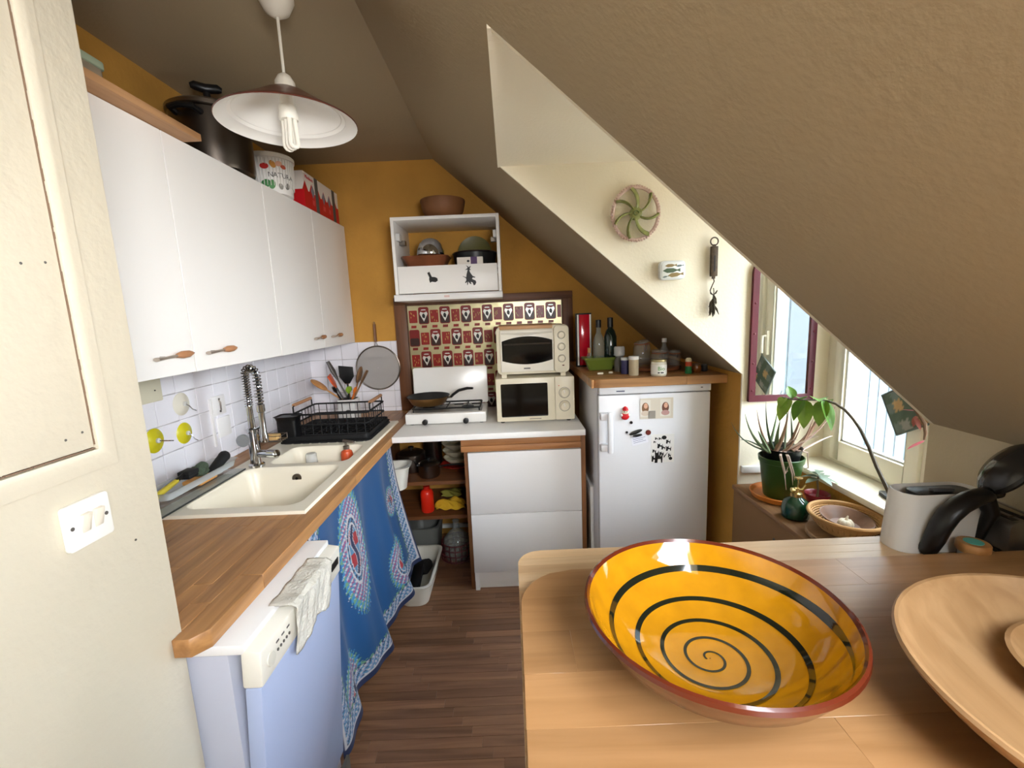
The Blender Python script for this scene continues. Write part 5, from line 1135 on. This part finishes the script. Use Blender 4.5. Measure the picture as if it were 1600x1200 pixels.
for i in range(7): a = i * 2 * PI / 7; B().ball((.011 * math.cos(a), .011 * math.sin(a), .014), .0135, 10, (1, 1, 1.1)).part('clove', mat('garlic_white', '#e6ddc8', .55), t, local=True)
B().tube([(0, 0, .02), (.002, 0, .032), (.006, 0, .042)], [.008, .004, .002], 8).part('neck', MATS['garlic_white'], t, local=True)
t = thing('pink_cup', 'pink cup on the ledge half hidden behind the kettle', 'cup', (1.20, 1.30, ZL + .0005))
B().lathe([(.025, 0), (.028, .004), (.035, .07), (.036, .072), (.033, .07), (.026, .01), (.001, .008)], 28).part('body', mat('pink_china', '#c99a98', .3), t, local=True)
B().tube([(-.034, 0, .058), (-.052, 0, .05), (-.05, 0, .028), (-.031, 0, .02)], .004, 8).part('handle', MATS['pink_china'], t, local=True)
# sill: black device, long stem plant
B().prism(rrect(-.045, .045, -.022, .022, .012), 0, .014, 'z').top('black_remote', 'small black device lying on the window sill', 'device', BLACK, loc=(1.315, 1.475, .816), rz=1.3, bevel=.003)
t = thing('trailing_plant', 'plant with one long arching stem and green leaves on the sill', 'plant', (1.255, 1.35, .8155))
B().lathe([(.026, 0), (.028, .003), (.036, .05), (.038, .052), (.038, .058), (.033, .056), (.028, .045), (.001, .045)], 24).part('pot', TC, t, local=True)
ST = [(1.252, 1.35, .855), (1.231, 1.38, .865), (1.220, 1.40, .91), (1.207, 1.42, .957), (1.192, 1.44, 1.02), (1.175, 1.46, 1.076), (1.160, 1.48, 1.112), (1.146, 1.5, 1.139), (1.130, 1.525, 1.156), (1.113, 1.55, 1.163), (1.085, 1.555, 1.166), (1.05, 1.56, 1.166), (1.0, 1.56, 1.17), (.965, 1.56, 1.18)]
B().tube(ST, [.007, .007, .0065, .006, .006, .0055, .005, .005, .0045, .004, .0035, .003, .0028, .0025], 8).part('stem', mat('stem_brown', '#4a4030', .6), t)
LF = mat('bright_leaf', '#7fa03c', .4, vary=.25, vscale=20); LF2 = mat('mid_leaf', '#5f8a33', .4, vary=.25, vscale=20)
for i, (bs, tp_, w) in enumerate((((1.11, 1.55, 1.165), (1.075, 1.53, 1.085), .028), ((1.10, 1.55, 1.165), (1.115, 1.50, 1.075), .026), ((1.11, 1.55, 1.163), (1.15, 1.57, 1.172), .016), ((1.09, 1.555, 1.168), (1.055, 1.50, 1.19), .028), ((1.05, 1.56, 1.166), (1.03, 1.535, 1.075), .026), ((1.04, 1.56, 1.168), (.99, 1.54, 1.11), .022), ((.99, 1.56, 1.172), (.935, 1.53, 1.115), .024), ((1.0, 1.56, 1.172), (1.005, 1.59, 1.225), .018), ((.975, 1.56, 1.178), (.945, 1.55, 1.16), .018), ((1.03, 1.56, 1.167), (.985, 1.50, 1.205), .022))):
    leaf(B(), bs, tp_, w, .012, .35, 10).part('leaf', (LF, LF2)[i % 2], t, fixn=False)
# hanging flowering cactus twig by the near window post
t = thing('hanging_cactus', 'hanging dry twig with one pink leaf at the near side of the window', 'plant', (1.335, 1.41, 1.40))
B().tube([(1.335, 1.40, 1.40), (1.335, 1.42, 1.25), (1.335, 1.455, 1.155), (1.337, 1.425, 1.128), (1.337, 1.403, 1.105), (1.337, 1.397, 1.075), (1.337, 1.399, 1.052)], [.004, .005, .005, .005, .006, .005, .003], 7).part('stem', mat('twig_brown', '#6b4f38', .7), t)
leaf(B(), (1.337, 1.399, 1.05), (1.335, 1.455, 1.002), .012, .0, .1).part('pink_leaf', mat('pink_leaf', '#e0708c', .4), t, fixn=False)
for bs, tp_, m_ in (((1.332, 1.44, 1.14), (1.332, 1.485, 1.135), 'p'), ((1.335, 1.435, 1.125), (1.335, 1.44, 1.085), 'd'), ((1.337, 1.44, 1.12), (1.337, 1.415, 1.08), 'd')): leaf(B(), bs, tp_, .010, .0, .1).part('dry_leaf', MATS['pink_leaf'] if m_ == 'p' else mat('dry_red_leaf', '#a15a4c', .5), t, fixn=False)
# pot holder on the window handle
t = thing('pot_holder', 'quilted patchwork pot holder hanging from the window handle', 'pot holder', (1.359, 1.49, 1.05))
HM = trl(1.359, 1.50, 1.135) @ rot('Z', PI / 2) @ rot('X', PI / 2) @ rot('Z', PI / 4 + .25)
S = .074
def padf(sgn):
    def fn(u, v):
        a, c = (u - .5) * 2, (v - .5) * 2; e = (1 - a ** 4) * (1 - c ** 4)
        return (a * S, c * S, sgn * .008 * max(e, 0) ** .5 * (1 + .15 * math.sin(a * 9) * math.sin(c * 9)))
    return fn
b = B().grid(padf(1), 24, 24, HM).grid(padf(-1), 24, 24, HM)
pp = b.part('quilt', vcol('patchwork', .95), t, angle=80)
ca = pp.data.color_attributes.new('print', 'FLOAT_COLOR', 'POINT'); cols = []; inv = HM.inverted()
for v in pp.data.vertices:
    l = inv @ (v.co + Vector(t.location)); i, j = int((l.x / S + 1) * 2), int((l.y / S + 1) * 2)
    cols += [*(((.16, .2, .18), (.5, .32, .14), (.09, .13, .09), (.3, .3, .26))[(i * 2 + j * 3 + i * j) % 4]), 1]
ca.data.foreach_set('color', cols)
B().tube([HM @ Vector(p) for p in ((-S, -S, 0), (S, -S, 0), (S, S, 0), (-S, S, 0))], .0055, 6, closed=True).part('binding', mat('grey_binding', '#66706a', .95), t)
B().tube([HM @ Vector((S, S, 0)), HM @ Vector((S + .012, S + .004, 0)), HM @ Vector((S + .014, S + .014, 0)), HM @ Vector((S + .004, S + .012, 0))], .0025, 6, closed=True).part('loop', MATS['grey_binding'], t)

# ------------------------------------------------------------------ table in the foreground
ZTB = 1.0
tb = thing('table', 'pale beech butcher-block table in the right foreground', 'table', (.5, .4, 0))
tx0, tx1, ty0, ty1 = -.003, 1.012, -.25, .908
def cornercut(X0, Y1, R_):
    def cut(poly, lo, hi, s, e):
        if s > X0 + 1e-4 or hi < Y1 - R_: return poly
        P = []
        for k in range(9):
            yy = lo + (hi - lo) * k / 8; d = max(0, yy - (Y1 - R_)); P.append((X0 + R_ - math.sqrt(max(0, R_ * R_ - d * d)), yy))
        if e < X0 + R_ + .01: e = X0 + R_ + .05
        return [(e, lo), (e, hi)] + P[::-1]
    return cut
random.seed(17)
staves(tb, tx0, tx1, ty0, ty1, .028, ZTB - .038, ZTB, BEECH, 'x', .55, cornercut(tx0, ty1, .05), bev=.0005)
for x, y in ((.06, -.18), (.95, -.18), (.06, .84), (.95, .84)): B().box(x - .03, x + .03, y - .03, y + .03, 0, ZTB - .039).part('leg', BEECH, tb, bevel=.003)
bd = thing('cutting_board', 'large oiled beech board with rounded corner lying on the table', 'board', (.5, .3, ZTB))
ZBD = 1.0253
random.seed(23)
staves(bd, .0, 1.008, -.2, .789, .083, ZTB + .0005, ZBD, BOARDW, 'x', .42, cornercut(.0, .789, .10), bev=.0003)
# yellow bowl
t = thing('ceramic_bowl', 'yellow glazed bowl with a black spiral and red-brown rim', 'bowl', (.257, .546, ZBD + .0005))
RB, HB = .170, .094
inner = [(.001, .0085), (.03, .009), (.06, .0115), (.085, .018), (.108, .0285), (.13, .045), (.148, .065), (.158, .082), (.1625, HB - .002)]
B().lathe(inner, 72, cap0=False, cap1=False).part('glazed_inside', mat('yellow_glaze', '#a5700c', .05, coat=.6, vary=.10, vscale=30), t, local=True)
B().lathe([(.001, 0), (.058, 0), (.062, .003), (.066, .006), (.09, .012), (.12, .030), (.148, .055), (.164, .080), (RB, HB - .005), (.1692, HB + .0005), (.166, HB + .0025), (.1625, HB - .002)], 72, cap0=False, cap1=False).part('terracotta_outside', mat('red_brown_glaze', '#501d0e', .16, coat=.4), t, local=True)
def inz(r):
    for (r0, z0), (r1, z1) in zip(inner, inner[1:]):
        if r <= r1: return z0 + (z1 - z0) * (r - r0) / (r1 - r0)
    return inner[-1][1]
sp_ = B(); vs = []; N = 420; turns = 4.7
for i in range(N + 1):
    s = i / N; th = 3.5 - s * turns * 2 * PI; r = .005 + .150 * s ** 1.2
    w = .0013 + .0020 * min(1, s * 1.6); w *= 1 if s < .97 else (1 - s) / .03 + .05
    for k in (-1, -.33, .33, 1): rr = r + k * w; vs.append((rr * math.cos(th), rr * math.sin(th), inz(rr) + .0007))
sp_.add(vs, [(i * 4 + k, i * 4 + k + 1, i * 4 + 5 + k, i * 4 + 4 + k) for i in range(N) for k in range(3)])
sp_.part('painted_spiral', mat('black_glaze', '#12170f', .08, coat=.5), t, local=True, fixn=False, label='black painted spiral')
# turned wooden bowl with a smaller one inside
t = thing('salad_bowl', 'large turned beech bowl at the right edge of the table', 'bowl', (.663, .388, ZBD + .0005))
TW = wood('turned_beech', '#8f6b45', '#a8855e', 1, .38, scale=.8, coat=.15)
B().lathe([(.001, 0), (.10, 0), (.12, .004), (.17, .022), (.208, .050), (.2235, .068), (.2255, .073), (.223, .0765), (.219, .0757), (.212, .067), (.196, .047), (.162, .027), (.11, .0155), (.001, .011)], 72, cap0=False).part('body', TW, t, local=True)
t = thing('inner_wooden_bowl', 'small wooden bowl sitting inside the large beech bowl', 'bowl', (.70, .438, ZBD + .0165))
B().lathe([(.001, 0), (.05, 0), (.08, .006), (.104, .026), (.108, .031), (.103, .032), (.078, .014), (.001, .008)], 48, cap0=False).part('body', TW, t, local=True)
# kettle
t = thing('kettle', 'white electric kettle with black handle and its lid flipped open', 'kettle', (.862, .868, ZTB + .0005))
KW = mat('kettle_white', '#d9d6d0', .3)
KX, KY = .088, .034
b = B(); lp = []
for sx_, z in ((1.02, 0), (1.03, .006), (1.0, .05), (.95, .118), (.93, .1225), (.90, .1225), (.88, .117), (.9, .09)):
    lp.append([(x * sx_, y * sx_, z) for x, y in rrect(-KX, KX, -KY, KY, .03, 6)])
n = len(lp[0]); b.add([p for l in lp for p in l], [(k * n + i, k * n + (i + 1) % n, (k + 1) * n + (i + 1) % n, (k + 1) * n + i) for k in range(len(lp) - 1) for i in range(n)] + [tuple(range(n))[::-1]])
b.part('body', KW, t, local=True)
B().prism(rrect(-.048, .074, -.026, .026, .02, 5), .10, .1185, 'z').part('inner_lid', BLACK, t, local=True, bevel=.003)
B().box(-.015, .03, -.014, .0, .1186, .127).part('filter', mat('filter_grey', '#4a4a4c', .3), t, local=True, bevel=.004)
hp = [(.07, -.03, .118), (.048, -.046, .124), (.02, -.054, .122), (-.006, -.058, .112), (-.026, -.059, .094), (-.038, -.058, .070), (-.044, -.055, .044), (-.046, -.048, .02), (-.046, -.036, .01)]
B().tube(hp, [.018, .019, .0195, .0195, .0195, .019, .018, .016, .012], 14, flat=.75).part('handle', BLACK, t, local=True)
B().tube([(.066, -.034, .118), (.078, -.04, .085), (.07, -.036, .05), (.064, -.034, .02)], [.017, .014, .010, .007], 10).part('thumb_lever', BLACK, t, local=True)
B().cyl((.062, -.034, .122), (.098, -.03, .124), .013, 14).part('hinge', BLACK, t, local=True)
LM = trl(.118, -.03, .168) @ rot('Z', -.35) @ rot('Y', -.95)
B().lathe([(.001, -.016), (.04, -.014), (.062, -.004), (.066, .002), (.062, .008)], 36, LM, cap0=False, sy=.75).part('lid', BLACK, t, local=True)
B().lathe([(.062, .008), (.05, .018), (.025, .025), (.001, .027)], 36, LM, cap0=False, cap1=False, sy=.75).part('lid_top', mat('kettle_lid_gloss', '#2a2a2b', .12), t, local=True)
# jar
t = thing('wooden_lid_jar', 'small jar with a wooden lid and turquoise disc in front of the kettle', 'jar', (.884, .802, ZTB + .0005))
B().lathe([(.02, 0), (.022, .003), (.022, .02)], 24).part('body', CLEARP, t, local=True)
B().lathe([(.023, .02), (.026, .024), (.026, .036), (.024, .039), (.001, .039)], 28).part('lid', SPOONW, t, local=True)
B().lathe([(.015, .0392), (.015, .0402), (.001, .0402)], 24).part('turquoise_disc', mat('turquoise', '#55b3a8', .4), t, local=True)
# toaster
t = thing('toaster', 'brushed steel toaster behind the board at the right edge', 'toaster', (.985, .848, ZTB + .0005))
TST = mat('toaster_steel', '#8f8d8a', .35, .9)
B().prism(rrect(-.03, .03, .006, .074, .014, 5), -.045, .05, 'y').part('body', TST, t, local=True, bevel=.003)
for x in (-.012, .012): B().box(x - .006, x + .006, -.036, .042, .072, .0747).part('slot', BLACK, t, local=True)
B().box(-.026, .026, -.04, .045, 0, .007).part('base', BLACK, t, local=True)
B().tube([(-.022, -.03, .08), (-.022, .04, .084), (.022, .04, .084), (.022, -.03, .08)], .0025, 6, closed=True).part('warming_rack', STEEL, t, local=True)
